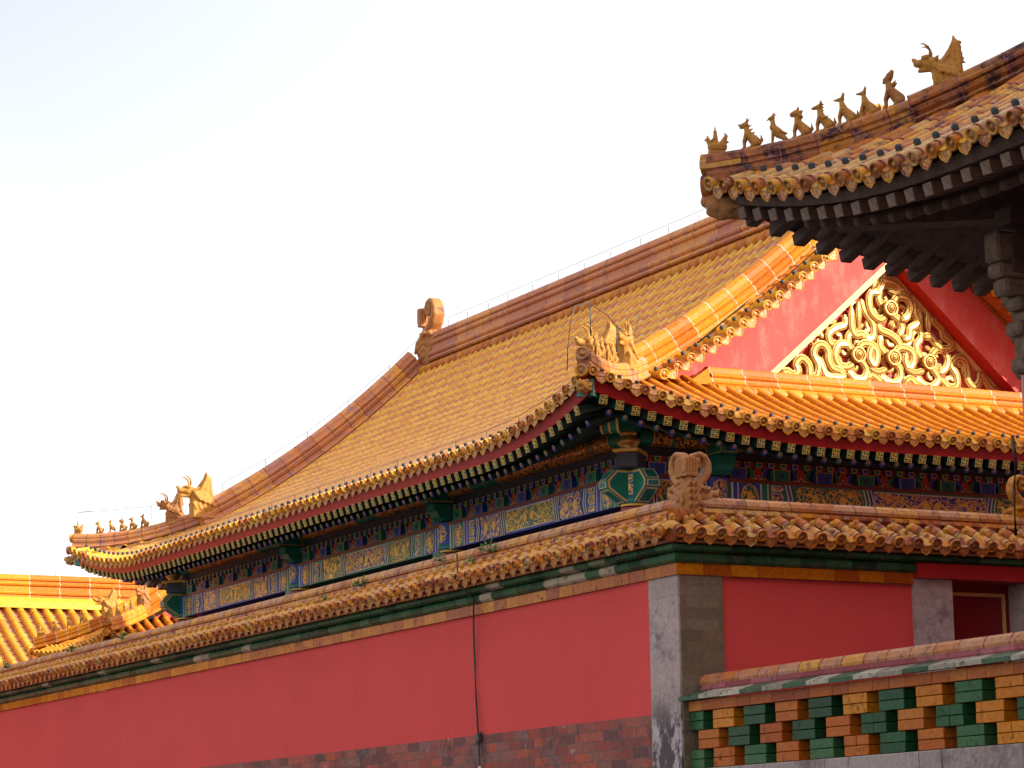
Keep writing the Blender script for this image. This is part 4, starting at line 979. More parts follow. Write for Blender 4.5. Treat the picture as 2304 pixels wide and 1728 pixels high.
def beam_nose(P, d, s, parent, w=.115):
    """beam end passing through a column: faceted, painted green with pale outlines"""
    mb = MB(); ol = [(0, 5.0), (.2, 5.0), (.5, 5.2), (.52, 5.3), (.36, 5.47), (0, 5.47)]
    pts = [P+d*u-s*w+Z*z for u, z in ol]; mb.prism(pts, s*2*w, 0)
    cu, cz = .25, 5.24
    for sd in (-1, 1):
        for k, (f, mi) in enumerate(((.93, 1), (.86, 2), (.8, 0))):
            q = [P+d*(cu+(u-cu)*f)+s*sd*(w+.001+.003*k)+Z*(cz+(z-cz)*f) for u, z in ol]; mb.prism(q if sd > 0 else q[::-1], s*sd*.002, mi)
    # end facets
    for (u0, z0_), (u1, z1_) in (((.2, 5.0), (.5, 5.2)), ((.52, 5.3), (.36, 5.47)), ((.5, 5.2), (.52, 5.3))):
        e = V((0, 0, 0))+d*(u1-u0)+Z*(z1_-z0_); nn = s.cross(e).normalized(); mid = P+d*(u0+u1)/2+Z*(z0_+z1_)/2
        if nn.dot(mid-(P+d*.25+Z*5.24)) < 0: nn = -nn
        for k, (f, mi) in enumerate(((.86, 2), (.68, 3))):
            q = [mid+e*(.5*f*i)+s*w*f*j for i, j in ((-1, -1), (1, -1), (1, 1), (-1, 1))]
            mb.prism([x+nn*(.001+.003*k) for x in q], nn*.002, mi)
    mb.build('beam_nose', ['green', 'gold_paint', 'cream', 'teal'], parent)
def corner(P, sx, sy, parent):
    """sx, sy: outward signs"""
    beam_nose(P, V((0, sy, 0)), X, parent); beam_nose(P, V((sx, 0, 0)), Y, parent)
    dg = V((sx, sy, 0)).normalized(); sd = Z.cross(dg)
    b = MB()
    b.bbox(P+dg*.16+Z*5.585, dg, sd, Z, .22, .16, .11, 0, .5, .02); b.bbox(P+dg*.2+Z*5.71, dg, sd, Z, .26, .18, .022, 1, .5, .004)
    b.build('corner_block', ['slate', 'gold_paint'], parent)
    b = MB(); b.lathe(P+dg*.28+Z*5.73, Z, [(.12, 0), (.13, .015), (.11, .04), (.15, .07), (.165, .11), (.155, .15), (.11, .185), (.1, .2), (.125, .215), (.125, .235), (.1, .25), (.1, .3)], 20, 0); b.build('gilded_baluster', 'gold', parent)
    b = MB(); w = .13
    ol = [(-.1, 6.02), (.9, 5.93), (1.16, 5.83), (1.24, 5.86), (1.27, 6.0), (1.25, 6.16), (-.1, 6.22)]
    pts = [P+dg*u-sd*w+Z*z for u, z in ol]; b.prism(pts, sd*2*w, 0)
    for s in (-1, 0, 1):   # gilt bands on the nose
        q = [P+dg*u+Z*z+sd*(s*.115) for u, z in ((1.165, 5.825), (1.25, 5.855), (1.282, 6.0), (1.262, 6.16))]
        b.rings([[x-sd*.016 for x in q], [x+sd*.016 for x in q]], 1, .5, False, False)
    b.quad(*[P+dg*u+Z*z+sd*y for u, z, y in ((1.266, 6.1, -.135), (1.266, 6.1, .135), (1.262, 6.165, .135), (1.262, 6.165, -.135))], 1)
    b.build('lower_corner_beam', ['green', 'gold_paint'], parent)
    b = MB(); tip = rh.pos(V((XE, YE0 if sy < 0 else YE1, 0)), V((0, -sy, 0)), X, 100, 0, 0, True, False)
    e0 = P+dg*.5+Z*6.25; e1 = V((tip.x, tip.y, tip.z-.2))-dg*.12; ax = (e1-e0).normalized(); n_ = ax.cross(sd)
    b.obox((e0+e1)/2, ax, sd, n_, (e1-e0).length/2, .11, .11, 0)
    for s in (-1, 1): b.obox(e1-ax*.03, ax, sd, n_, .02, .114, .114, 1)
    ucb = b.build('upper_corner_beam', ['teal', 'cream'], parent)
    head_cap(ucb, e1+ax*.08, (dg-Z*.1), .32)
corner(PC0, -1, -1, hall); corner(PC1, -1, 1, hall)

# ================================================================== COURTYARD WALL
wall = thing('courtyard_wall', 'long red plastered wall with a glazed tile cap, green and yellow courses and a stone corner', 'wall', (15.42, 25.68, -1.6))
YF = 72
b = MB(); b.box(15.42, 16.02, 26.31, YF, 1.725, 3.232, 0); b.build('plaster_panel', 'plaster_red', wall)
b = MB(); b.box(15.41, 16.02, 26.31, YF, -1.6, 1.725, 0); b.build('brick_footing', 'brick_skirt', wall)
b = MB(); b.box(15.98, 18.575, 25.70, 26.2, -1.6, 3.232, 0); b.build('shaded_panel', 'plaster_red', wall)
b = MB(); b.box(15.405, 15.43, 25.675, 26.31, -1.6, 3.232, 0); b.build('corner_pier_face', 'pier_grey', wall)
b = MB(); b.box(15.43, 15.98, 25.66, 26.31, -1.6, 3.232, 0); b.build('corner_pier', 'brick_brown', wall)
for xa, xb in ((18.575, 19.12), (20.2, 20.8)): b = MB(); b.box(xa, xb, 25.65, 26.3, -1.6, 3.30, 0); b.build('gate_pier', 'pier_grey', wall)
b = MB(); b.box(18.575, 24, 25.56, 26.2, 3.303, 3.475, 0); b.build('lintel', 'lacquer_red', wall)
b = MB(); b.box(19.12, 20.2, 26.0, 26.2, -1.6, 3.30, 0); gbd = b.build('gate_board', 'door_red', wall)
b = MB(); zt = 3.19
b.box(19.12, 20.13, 25.975, 25.998, zt-.03, zt+.01, 0); b.box(20.09, 20.13, 25.975, 25.998, -1.6, zt-.03, 0); b.build('gilded_door_frame', 'gold_band', gbd)
b = MB(); b.box(20.8, 26, 25.7, 26.2, -1.6, 3.30, 0); b.build('end_panel', 'plaster_red', wall)

def course(name, mat, z0, z1, o0, o1, seg, ret_end, roundy):
    mb = MB(); xo = 15.42-(o0+o1)/2; yo = 25.68-(o0+o1)/2; h = z1-z0
    if roundy: pf = [(.0, 0), (-o1*.6, .0), (-o1, h*.22), (-o1-.012, h*.5), (-o1, h*.78), (-o1*.6, h), (0, h)]
    else: pf = [(.0, 0), (-o0, 0), (-o1, h), (0, h)]
    # long run (outward -X)
    y = 25.68-o1; first = True
    while y < YF:
        y1 = y+seg*rng.uniform(.93, 1.07); rn = rng.random(); j = rng.uniform(-.003, .003)
        mb.rings([[V((15.42+a+j, (q if not (first and q == y) else 25.68+a), z0+c)) for a, c in pf] for q in (y+(0 if first else .006), y1)], 0, rn, True, False, True); y = y1; first = False
    x = 15.42-o1; first = True
    while x < ret_end:
        x1 = min(ret_end, x+seg*rng.uniform(.93, 1.07)); rn = rng.random(); j = rng.uniform(-.003, .003)
        mb.rings([[V(((q if not (first and q == x) else 15.42+a), 25.68+a+j, z0+c)) for a, c in pf] for q in (x+(0 if first else .006), x1)], 0, rn, True, False, True); x = x1; first = False
    mb.build(name, mat, wall)
course('yellow_course', 'amber_glaze', 3.235, 3.362, .04, .04, .34, 18.57, False)
course('green_course', 'green_glaze', 3.366, 3.482, .075, .095, .34, 18.57, True)
course('green_course', 'green_glaze', 3.486, 3.572, .14, .17, .38, 24, True)
course('dusty_course', 'ridge_dusty', 3.574, 3.60, .18, .19, .4, 24, False)
rw = Roof(3.69, .5, 0, 0, 1, 0)
wn = []; tb, te = MB(), MB()
OW = V((15.13, 25.39, 0)); LW = YF-25.39
slope(rw, OW, Y, X, LW, .262, lambda u: min(u, .52), .28, tb, te, wn, c1=False, r=.068)
slope(rw, OW, X, Y, 9, .262, lambda u: min(u, .52), .28, tb, te, wn, c1=False, r=.068)
tb.build('cap_tiles', ['tile_wall', 'mortar_pink', 'mortar_pink'], wall); te.build('eave_tiles', ['tile_wall', 'tile_relief'], wall)
b = MB(); slope(rw, V((16.31, 26.6, 0)), Y, -X, LW-1.2, .236, lambda u: .52, .5, b, b, None, eave=False, coarse=True, r=.072); slope(rw, V((16.31, 26.57, 0)), X, -Y, 8, .236, lambda u: .52, .5, b, b, None, eave=False, coarse=True, r=.072)
b.build('rear_cap_tiles', ['tile_wall', 'mortar_pink', 'mortar_pink'], wall)
b = MB(); b.box(15.2, 16.3, 25.5, YF, 3.602, 3.64, 0); b.box(16.3, 24, 25.5, 26.6, 3.602, 3.64, 0); b.build('cap_bed', 'mortar_pink', wall)
ny = nail_mesh('nail_yellow'); many('nail_cap', ny, wn, wall, 100)
PW1 = symprof([(.13, -.12), (.115, 0), (.13, .02), (.15, .045), (.14, .08), (.1, .09), (.085, .10), (.08, .115)])
PW2 = symprof([(.10, .115), (.105, .15), (.08, .2), (.04, .23), (0, .235)])
for pth in ([(15.70, 25.96, 3.925), (15.70, YF, 3.925)], [(15.85, 25.96, 3.925), (23.9, 25.96, 3.925)]):
    b = MB(); sweep(b, pth, PW1, Z, .42, 0, 1, .012); rmd = b.build('ridge_moulding', ['tile_wall', 'mortar_pink'], wall)
    b = MB(); sweep(b, pth, PW2, Z, .30, 0, 1, .014); b.build('ridge_cap', ['wall_ridge', 'ridge_old'], rmd)
b = MB(); b.lathe(V((15.62, 25.88, 3.91)), V((-1, -1, -.1)), [(.001, -.05), (.09, -.05), (.09, .38), (.095, .385), (.095, .40), (.07, .402), (.001, .40)], 18, 0, .3)
b.lathe(V((15.62, 25.88, 3.73)), V((-1, -1, -.2)), [(.001, -.05), (.08, -.05), (.08, .56), (.085, .58), (.065, .582), (.001, .58)], 18, 0, .1); b.build('corner_tile', 'tile_wall', wall)
chiwen(V((15.70, 26.02, 3.93)), (0, 1), .74, 'curled dragon ornament biting the long wall ridge at the corner, left one of the pair', 'wall_ridge_dragon', 'beast_old')
chiwen(V((15.86, 25.96, 3.93)), (1, 0), .74, 'curled dragon ornament biting the short wall ridge at the corner, right one of the pair', 'wall_ridge_dragon', 'beast_old')
chiwen(V((20.42, 25.96, 3.93)), (-1, 0), .72, 'amber dragon ornament at the right end of the wall ridge beside the red post', 'wall_ridge_dragon', 'tile_old')

# ================================================================== LATTICE WALL
lat = thing('lattice_parapet', 'parapet of stacked green and orange glazed bricks with dark-backed gaps on a stone base', 'parapet', (15.6, 25.6, -1.6))
b = MB(); y = 25.64
while y > 15:
    y1 = y-1.55; b.box(15.44, 15.95, y1+.012, y, -1.6, 1.095, 0, bev=.01); y = y1
b.build('stone_base', 'stone_base', lat)
b = MB(); b.box(15.80, 15.92, 15, 25.6, 1.1, 1.72, 0); b.build('gap_shade', 'dark_wood', lat)  # dark backing added so the gaps between blocks look shaded
gm_, am_ = [], []
for row in range(3):
    z0 = 1.10+.2065*row
    for k in range(-1, 17):
        yc = 25.79-.62*k-(0 if row % 2 == 0 else .31)
        y1, y0 = min(yc, 25.64), yc-.42
        if y1-y0 < .1 or y0 < 15: continue
        green = (k+row//1) % 2 == (0 if row != 1 else 0)
        mb = MB(); rn = rng.random()
        for q in (0, 1):
            j = rng.uniform(-.004, .004); zz0 = z0+.004+q*.1025; r2 = min(1, max(0, rn+rng.uniform(-.2, .2)))
            if rng.random() < .15: mb.box(15.5+j, 15.79, y0, (y0+y1)/2-.003, zz0, zz0+.096, 0, r2, bev=.004); mb.box(15.5-j, 15.79, (y0+y1)/2+.003, y1, zz0, zz0+.096, 0, r2, bev=.004)
            else: mb.box(15.5+j, 15.79, y0, y1, zz0, zz0+.096, 0, r2, bev=.004)
        m_ = 'green_deep' if green else ('amber_glaze' if rng.random() < .62 else 'rust_glaze')
        mb.build('glazed_block', m_, lat)
b = MB(); y = 25.64
while y > 15:
    y1 = y-rng.choice((.28, .28, .3, .42)); b.box(15.485, 15.9, y1+.005, y, 1.722, 1.835, 0, bev=.004); y = y1
b.build('brick_course', 'rust_glaze', lat)
b = MB(); y = 25.72
while y > 15:
    y1 = y-.42; rn = rng.random(); dz = rng.uniform(-.004, .004)
    b.prism([V((15.40, y1+.006, 1.84+dz)), V((15.40, y1+.006, 1.885+dz)), V((15.62, y1+.006, 1.955)), V((15.62, y1+.006, 1.86))], V((0, y-y1-.012, 0)), 0, rn); y = y1
b.build('coping_slabs', 'coping_glaze', lat)
b = MB(); sweep(b, [(15.71, 25.55, 1.93), (15.71, 15, 1.93)], symprof([(.115, 0), (.125, .03), (.10, .095)]), Z, .5, 0, 0, .01); b.build('mortar_bed', 'mortar_pink', lat)
b = MB(); sweep(b, [(15.71, 25.6, 2.01), (15.71, 15, 2.01)], symprof([(.105, 0), (.11, .03), (.085, .085), (.045, .115), (0, .122)]), Z, .40, 0, 1, .015); b.build('ridge_cap', ['wall_ridge', 'mortar_pink'], lat)

# cable on the long wall
b = MB(); pts = [(15.14, 30.62, 4.0), (15.12, 30.57, 3.62), (15.3, 30.49, 3.42), (15.36, 30.62, 3.0), (15.39, 30.66, 2.6), (15.38, 30.62, 2.2), (15.37, 30.55, 1.72), (15.37, 30.52, 1.3), (15.37, 30.51, .6)]
b.tube(pts, .013, 8, 0)
cab = b.build('hanging_cable', 'iron'); cab['label'] = 'thin black cable hanging down the face of the long red wall'; cab['category'] = 'cable'
b = MB(); b.bbox(V((15.375, 30.54, 1.69)), X, Y, Z, .035, .045, .05, 0, .5, .01); b.tube([(15.37, 30.54, 1.72), (15.37, 30.46, 1.76)], .012, 6, 0); b.tube([(15.37, 30.54, 1.63), (15.38, 30.7, 1.62)], .008, 6, 0); b.build('clamp', 'iron', cab)
b = MB(); b.lathe(V((15.37, 30.515, .9)), Z, [(.022, 0), (.022, .43), (.001, .44)], 8, 0); b.build('conduit', 'white_plastic', cab)
# weeds on the wall cap
for i, (y, x, z, s, lb) in enumerate(((30.42, 15.5, 4.02, .16, 'leafy green weed growing on the wall ridge just above the cable'), (30.5, 15.3, 3.87, .09, 'small weed sprouting among the cap tiles where the cable crosses them'),
        (31.9, 15.52, 4.06, .09, 'weed on the wall ridge below the second red column, nearer the corner'), (34.4, 15.5, 3.98, .12, 'weed in the wall cap below the gap between two columns'), (35.2, 15.3, 3.86, .08, 'tiny sprig in the wall cap tiles left of the middle columns'),
        (44.5, 15.55, 4.08, .12, 'weed on the far stretch of the wall ridge below the left green beam ends'), (47.2, 15.55, 4.08, .14, 'weed on the wall ridge in front of the shaded small roof'), (51.2, 15.55, 4.08, .13, 'weed nearest the left frame edge on the wall ridge'))):
    mb = MB(); c = V((x, y, z))
    for k in range(26):
        a = rng.uniform(0, 6.28); e = rng.uniform(.1, 1.3); d = V((math.cos(a)*math.cos(e), math.sin(a)*math.cos(e), math.sin(e))); p = c+d*s*rng.uniform(.3, 1); sd = d.cross(V((rng.uniform(-1, 1), rng.uniform(-1, 1), rng.uniform(-1, 1)))).normalized(); l = s*rng.uniform(.25, .5)
        mb.add([p, p+d*l*.5+sd*l*.35, p+d*l, p+d*l*.5-sd*l*.35], [(0, 1, 2, 3)], 0)
        mb.tube([c, p+d*l*.2], .003, 4, 0)
    tag(mb.build('weed', 'leaf'), lb, 'weed', 'weeds rooted in the wall cap')

# ================================================================== CORNER PAVILION (foreground right)
pav = thing('corner_pavilion', 'weathered pavilion at upper right, dark wooden eaves jutting out under old yellow tiles', 'pavilion', (12.3, 14.6, -1.6))
PX, PY = 10.28, 16.56
rp = Roof(4.56, .50, .05, .45, 2.8, 0)
LPF, LPS = 11.5, 7.0; HP = 3.5
def dm_p(u): return min(u, LPF-u, HP)
def dm_ps(u): return min(u, LPS-u, HP)
pn_, tb, te = [], MB(), MB()
TO = ['tile_old', 'mortar_pink', 'mortar_pink']; EO = ['tile_old', 'tile_relief']
slope(rp, V((PX, PY, 0)), -Y, X, LPF, .208, dm_p, .33, tb, te, pn_, r=.053)
slope(rp, V((PX, PY, 0)), X, -Y, LPS, .208, dm_ps, .33, tb, te, None, r=.053)
slope(rp, V((PX+LPS, PY, 0)), -Y, -X, LPF, .3, dm_p, .5, tb, te, None, coarse=True); slope(rp, V((PX, PY-LPF, 0)), X, Y, LPS, .3, dm_ps, .5, tb, te, None, coarse=True)
tb.build('roof_tiles', TO, pav); te.build('eave_tiles', EO, pav)
many('nail_cap', nd, [m_ @ Matrix.Scale(.85, 4) for m_ in pn_], pav, 60)
ub = MB()
for O, U, D, L, dm in ((V((PX, PY, 0)), -Y, X, LPF, dm_p), (V((PX, PY, 0)), X, -Y, LPS, dm_ps), (V((PX+LPS, PY, 0)), -Y, -X, LPF, dm_p), (V((PX, PY-LPF, 0)), X, Y, LPS, dm_ps)): underlay(rp, O, U, D, L, dm, ub)
ub.build('roof_boards', 'dark_wood', pav)
def piped(t): return rp.pos(V((PX, PY, 0)), -Y, X, 100, t, t, True, False)
# hip ridge: low part under the figures, taller part beyond the beast
b = MB(); path = [piped(.02+1.16*k/10)+Z*.01 for k in range(11)]
PH = symprof([(s, t*.74) for s, t in [(.12, -.06), (.13, .01), (.10, .025), (.095, .06), (.11, .075), (.095, .09), (.09, .12), (.105, .14), (.1, .2), (.06, .24), (0, .25)]])
sweep(b, path, PH, None, .28, 0, 1, .012); b.build('hip_ridge', ['ridge_old', 'mortar_pink'], pav)
b = MB(); path = [piped(1.12+(HP-1.12)*k/12)-Z*.02 for k in range(13)]
sweep(b, path, [(s, t*.56) for s, t in PR_VERT], None, .36, 0, 1, .012); b.build('hip_ridge', ['ridge_old', 'mortar_pink'], pav)
b = MB(); out = V((-1, 1, 0)).normalized(); p0 = piped(.02)
sd = Z.cross(out)
b.bbox(p0-out*.1+Z*.10, out, sd, Z, .16, .10, .035, 0, .8, .01); b.bbox(p0-out*.13+Z*.055, out, sd, Z, .12, .085, .03, 0, .6, .01); b.bbox(p0-out*.16+Z*.02, out, sd, Z, .1, .075, .022, 0, .5, .01)
b.lathe(p0+out*.01+Z*.125, out, [(.001, -.4), (.075, -.4), (.08, .05), (.06, .055), (.001, .055)], 16, 0, .5)
b.lathe(p0+out*.0-Z*.04, out, [(.001, -.2), (.075, -.2), (.085, .06), (.06, .065), (.001, .065)], 16, 0, .2)
b.build('ridge_end_tiles', ['tile_old'], pav)
b = MB(); px_ = PX+HP
sweep(b, [(px_, PY-HP+.2, rp.h(HP)+.05), (px_, PY-LPF+HP-.2, rp.h(HP)+.05)], PR_MAIN, Z, .6, 0, 1); b.build('main_ridge', ['ridge_old', 'mortar_pink'], pav)
for sx_, cx, cy, sy_ in ((-1, PX+LPS, PY, 1), (1, PX, PY-LPF, -1), (-1, PX+LPS, PY-LPF, -1)): hipridge(rp, (cx, cy), sx_, -sy_, HP, pav, prof=PH, mats=('ridge_old', 'mortar_pink'), name='hip_ridge')
b = MB()
for s_, U_ in ((1, -Y), (1, X)):
    D_ = X if U_ == -Y else -Y
    for k in range(11):
        t0, t1 = .12+k*.3, .12+k*.3+.292
        def fp(t, o): q_ = rp.pos(V((PX, PY, 0)), U_, D_, 100, t+o, t, True, False); q_.z += .09-.25*o; return q_
        b.rings([[fp(t0, .02)+Z*.06, fp(t0, .13)+Z*.03, fp(t0, .2)-Z*.03], [fp(t1, .02)+Z*.06, fp(t1, .13)+Z*.03, fp(t1, .2)-Z*.03]], 0, .6+.2*rng.random(), False, False)
b.build('hip_flashing', 'amber_glaze', pav)
# timber eaves
def plain_rafter(sq, L):
    mb = MB()
    if sq: mb.bbox(V((-L/2, 0, 0)), X, Y, Z, L/2, .047, .045, 1, .5, .004); mb.box(-.01, .003, -.044, .044, -.042, .042, 0)
    else: mb.lathe(V((-L, 0, 0)), X, [(.04, 0), (.04, L), (.001, L+.001)], 12, 0)
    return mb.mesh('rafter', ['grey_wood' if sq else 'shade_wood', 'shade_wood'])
fl, rl = [], ([], []); bd, sf = MB(), MB()
rafters(rp, V((PX, PY, 0)), -Y, X, LPF, pav, fl, rl, 0, (bd, sf), pitch=.205, dz=.72); rafters(rp, V((PX, PY, 0)), X, -Y, LPS, pav, fl, rl, 0, (bd, sf), pitch=.205, dz=.72)
rafters(rp, V((PX+LPS, PY, 0)), -Y, -X, LPF, pav, fl, rl, 0, (bd, sf), pitch=.205, dz=.72); rafters(rp, V((PX, PY-LPF, 0)), X, Y, LPS, pav, fl, rl, 0, (bd, sf), pitch=.205, dz=.72)
bd.build('eave_board', 'dark_wood', pav); sf.build('soffit', 'dark_wood', pav)
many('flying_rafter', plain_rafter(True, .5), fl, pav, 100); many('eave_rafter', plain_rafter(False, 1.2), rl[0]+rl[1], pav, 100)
b = MB(); e0, e1 = V((PX+1.9, PY-1.9, 4.72)), p0+Z*-.20-out*.22; ax = (e1-e0).normalized(); nn = ax.cross(sd)
b.obox((e0+e1)/2, ax, sd, nn, (e1-e0).length/2, .11, .09, 0); b.obox((e0+e1)/2-Z*.16-out*.35, ax, sd, nn, (e1-e0).length/2-.35, .1, .08, 0); cbm = b.build('corner_beam', 'dark_wood', pav)
head_cap(cbm, e1+out*.10, out, .36, 'beast_old')
# column, stacked brackets and beams
CXp, CYp = 11.87, 14.75
for cx in (CXp, PX+LPS-1.9):
    for cy in (CYp, CYp-3.9, PY-LPF+1.8):
        c = MB(); c.lathe(V((cx, cy, -1.6)), Z, [(.17, 0), (.165, 5.3)], 24, 0); c.build('column', 'lacquer_red', pav)
b = MB()
x1_, y1_ = PX+LPS-1.9, PY-LPF+1.8
for za, zb, w_ in ((4.05, 4.32, .11), (4.4, 4.52, .09)):
    b.box(CXp-.3, x1_+.3, CYp-w_, CYp+w_, za, zb, 0); b.box(CXp-w_, CXp+w_, y1_-.3, CYp+.3, za+.002, zb-.002, 0); b.box(CXp-.3, x1_+.3, y1_-w_, y1_+w_, za+.004, zb-.004, 0); b.box(x1_-w_, x1_+w_, y1_, CYp, za+.006, zb-.006, 0)
b.build('beam', 'dark_wood', pav)
b = MB()
for (o0, o1, za, zb) in ((.0, .42, 4.13, 4.34), (.0, .40, 4.02, 4.125), (0, .36, 3.90, 4.015), (0, .26, 3.80, 3.895), (0, .2, 3.44, 3.795), (0, .27, 3.62, 3.72), (0, .235, 3.36, 3.47)):
    for d_, s_ in ((V((-1, 0, 0)), Y), (V((0, 1, 0)), X)):
        c = V((CXp, CYp, (za+zb)/2))+d_*(o0+o1)/2; b.bbox(c, d_, s_, Z, (o1-o0)/2, .085, (zb-za)/2, 0, .5, .02)
b.build('bracket', 'grey_wood', pav)
b = MB()
n = 24
for i in range(n):
    x0 = PX+1.7+(LPS-3.4)*i/n; b.box(x0, x0+(LPS-3.4)/n-.005, PY-LPF+1.8, PY-1.8, 4.9, 4.94, 0)
b.build('ceiling_boards', 'dark_wood', pav)
# drain pipe by the post
b = MB(); b.tube([(11.70, 14.93, 2.95), (11.72, 14.93, 2.75), (11.69, 14.93, 2.55), (11.69, 14.93, 2.25)], [.012, .014, .014, .012], 8, 0)
tag(b.build('iron_rod', 'grey_wood'), 'thin crooked grey rod standing beside the red post at the right edge', 'rod')

PG = 'glazed figures on the pavilion hip ridge'
FH = [('rider', .052, .24, 'immortal riding a hen, foremost glazed figure at the tip of the pavilion ridge', 'immortal_rider'),
      ('dragon', .232, .25, 'spiky crested dragon figure, directly behind the hen rider on the pavilion ridge', 'roof_dragon'),
      ('phoenix', .368, .25, 'smooth phoenix figure with a beak and pointed tail on the pavilion ridge', 'roof_phoenix'),
      ('lion', .499, .25, 'curly maned lion figure between phoenix and horse on the pavilion ridge', 'roof_lion'),
      ('horse', .62, .25, 'horse figure with raised muzzle right behind the lion on the pavilion ridge', 'roof_horse'),
      ('hound', .738, .26, 'winged horse figure in front of the curled ornament behind the pavilion ridge', 'roof_winged_horse'),
      ('hound', .853, .25, 'slim hound-like beast, seventh figure counted from the pavilion ridge tip', 'roof_beast'),
      ('ape', .985, .30, 'tall dark big headed beast standing nearest the horned dragon of the pavilion', 'roof_beast')]
for kd, t, h, lb, nm in FH:
    p = piped(t)+Z*.19; figure(kd, p, (-1, 1), h, lb, nm, PG, 'beast_glaze' if kd != 'ape' else 'beast_old')
dragon(piped(1.24)+Z*.19, (-1, 1), .40, 'large horned dragon with flame mane ending the upper ridge of the pavilion', 'horned_dragon', 'beast_glaze')

# ================================================================== figures of the main hall
chiwen(V((XR, 33.12, 10.26)), (0, 1), 1.32, 'big curled ridge dragon of the hall peeking over the small figures on the pavilion ridge', 'ridge_dragon')
chiwen(V((XR, 48.72, 10.26)), (0, -1), 1.32, 'big curled ridge dragon against the sky at the far left end of the hall ridge', 'ridge_dragon', 'beast_old')
def hp_at(corner, sx, sy, t, rf=rh, dz=.34): return rf.pos(V((corner[0], corner[1], 0)), V((0, sy, 0)), V((sx, 0, 0)), 100, t, t, True, False)+Z*dz
G1 = 'glazed figures on the far left hip ridge of the hall'
for kd, t, h, lb, nm in (('rider', .1, .30, 'hen rider figure at the outermost tip of the far left ridge of the hall', 'immortal_rider'), ('dragon', .42, .27, 'dragon figure second from the tip of the far left ridge of the hall', 'roof_dragon'),
        ('phoenix', .60, .27, 'phoenix figure third from the tip of the far left ridge of the hall', 'roof_phoenix'), ('lion', .77, .27, 'lion figure fourth from the tip of the far left ridge of the hall', 'roof_lion'),
        ('horse', .92, .27, 'horse figure fifth from the tip of the far left ridge of the hall', 'roof_horse'), ('hound', 1.09, .29, 'hound-like figure nearest the horned dragons on the far left ridge of the hall', 'roof_beast')):
    figure(kd, hp_at((XE, YE1), 1, -1, t), (-1, 1), h, lb, nm, G1)
dragon(hp_at((XE, YE1), 1, -1, 1.5), (-1, 1), .62, 'darker horned dragon, left one of the two at the far corner', 'horned_dragon', 'beast_old')
dragon(V((18.6, 48.97, 6.98)), (-1, 0), .80, 'bright horned dragon with tall flame mane at the foot of the far gable ridge', 'horned_dragon')
G2 = 'glazed figures on the near hip ridge of the hall'
for kd, t, h, lb, nm in (('rider', .22, .30, 'hen rider seen from the front at the tip of the near hip ridge', 'immortal_rider'), ('dragon', .48, .34, 'dragon figure seen head on behind the rider of the near hip ridge', 'roof_dragon'),
        ('phoenix', .68, .34, 'phoenix figure seen head on, middle of the crowded near hip ridge', 'roof_phoenix'), ('lion', .86, .34, 'lion figure in the crowded row of the near hip ridge, its right side lit', 'roof_lion'),
        ('horse', 1.04, .34, 'horse figure close in front of the horned dragon of the near hip ridge', 'roof_horse')):
    figure(kd, hp_at((XE, YE0), 1, 1, t), (-1, -1), h, lb, nm, G2)
dragon(hp_at((XE, YE0), 1, 1, 1.5), (-1, -1), .62, 'sunlit horned dragon facing forward at the back of the near hip ridge', 'horned_dragon')
dragon(V((18.55, 32.93, 7.0)), (-1, 0), .74, 'horned dragon head in profile poking out left behind the near hip ridge tip', 'horned_dragon')

# ================================================================== lightning wires
def wire(name, label, pts, posts, sag=0, r=.004):
    t = thing(name, label, 'wire', pts[0]); b = MB(); b.tube(pts, r, 5, 0); b.build('wire', 'iron', t)
    for a, c in posts: q = MB(); q.tube([a, c], r*1.3, 5, 0); q.build('post', 'iron', t)
ys = [48.0, 47.13, 46.22, 45.39, 44.36, 43.34, 42.34, 41.35, 40.28, 39.31, 38.3, 37.2, 36.1, 35, 34]
wire('lightning_wire', 'thin lightning wire on short posts along the main hall ridge against the sky', [(XR, y, 11.04) for y in ys], [((XR, y, 10.8), (XR, y, 11.0)) for y in ys])
pth = [V((XE+d, 49.0, rh.h(d)+.73)) for d in (2.2, 3.1, 4.0, 4.9, 5.8, 6.5)]
wire('lightning_wire', 'thin lightning wire following the far left gable ridge of the hall', pth, [(p, p-Z*.25) for p in pth])
pth = [V((XE+d, 32.93, rh.h(d)+.70)) for d in (2.9, 3.9, 4.9, 5.9)]
wire('lightning_wire', 'thin wire with posts above the orange near gable ridge of the hall', pth, [(p, p-Z*.22) for p in pth])
pth = [rh.pos(OF, Y, X, LF, u, .35)+Z*.2 for u in (.5, 1.5, 2.5, 3.5, 4.5, 5.5, 6.5, 7.5, 8.5, 9.5, 10.5, 11.5, 12.5, 13.5, 14.5, 15.5, 16.5, 17.5, 18.5, 19.5)]
wire('lightning_wire', 'thin wire on short posts just above the long eave of the hall', pth, [(p, p-Z*.16) for p in pth])
c0 = hp_at((XE, YE0), 1, 1, .3); 
pth = [V((16.85, 30.75, 6.5)), V((16.78, 30.6, 6.75)), V((16.8, 30.55, 7.1)), V((16.9, 30.6, 7.35)), V((17.3, 30.9, 7.48)), V((17.8, 31.3, 7.42)), V((18.1, 31.6, 7.36)), V((18.5, 31.95, 7.32)), V((18.75, 32.2, 7.45)), V((18.9, 32.35, 7.72))]
wire('lightning_wire', 'dark looping lightning wire around the figures of the near hip ridge', pth, [(pth[4], pth[4]-Z*.45), (pth[6], pth[6]-Z*.4)], r=.0065)
p = hp_at((XE, YE1), 1, -1, .1)+Z*.42; q = hp_at((XE, YE1), 1, -1, 1.2)+Z*.38
wire('lightning_wire', 'thin wire above the small figures on the far left hip ridge of the hall', [p-V((-.2, .2, -.02)), p, p.lerp(q, .5), q, q+V((.25, -.25, .3))], [(p, p-Z*.4), (q, q-Z*.4)])

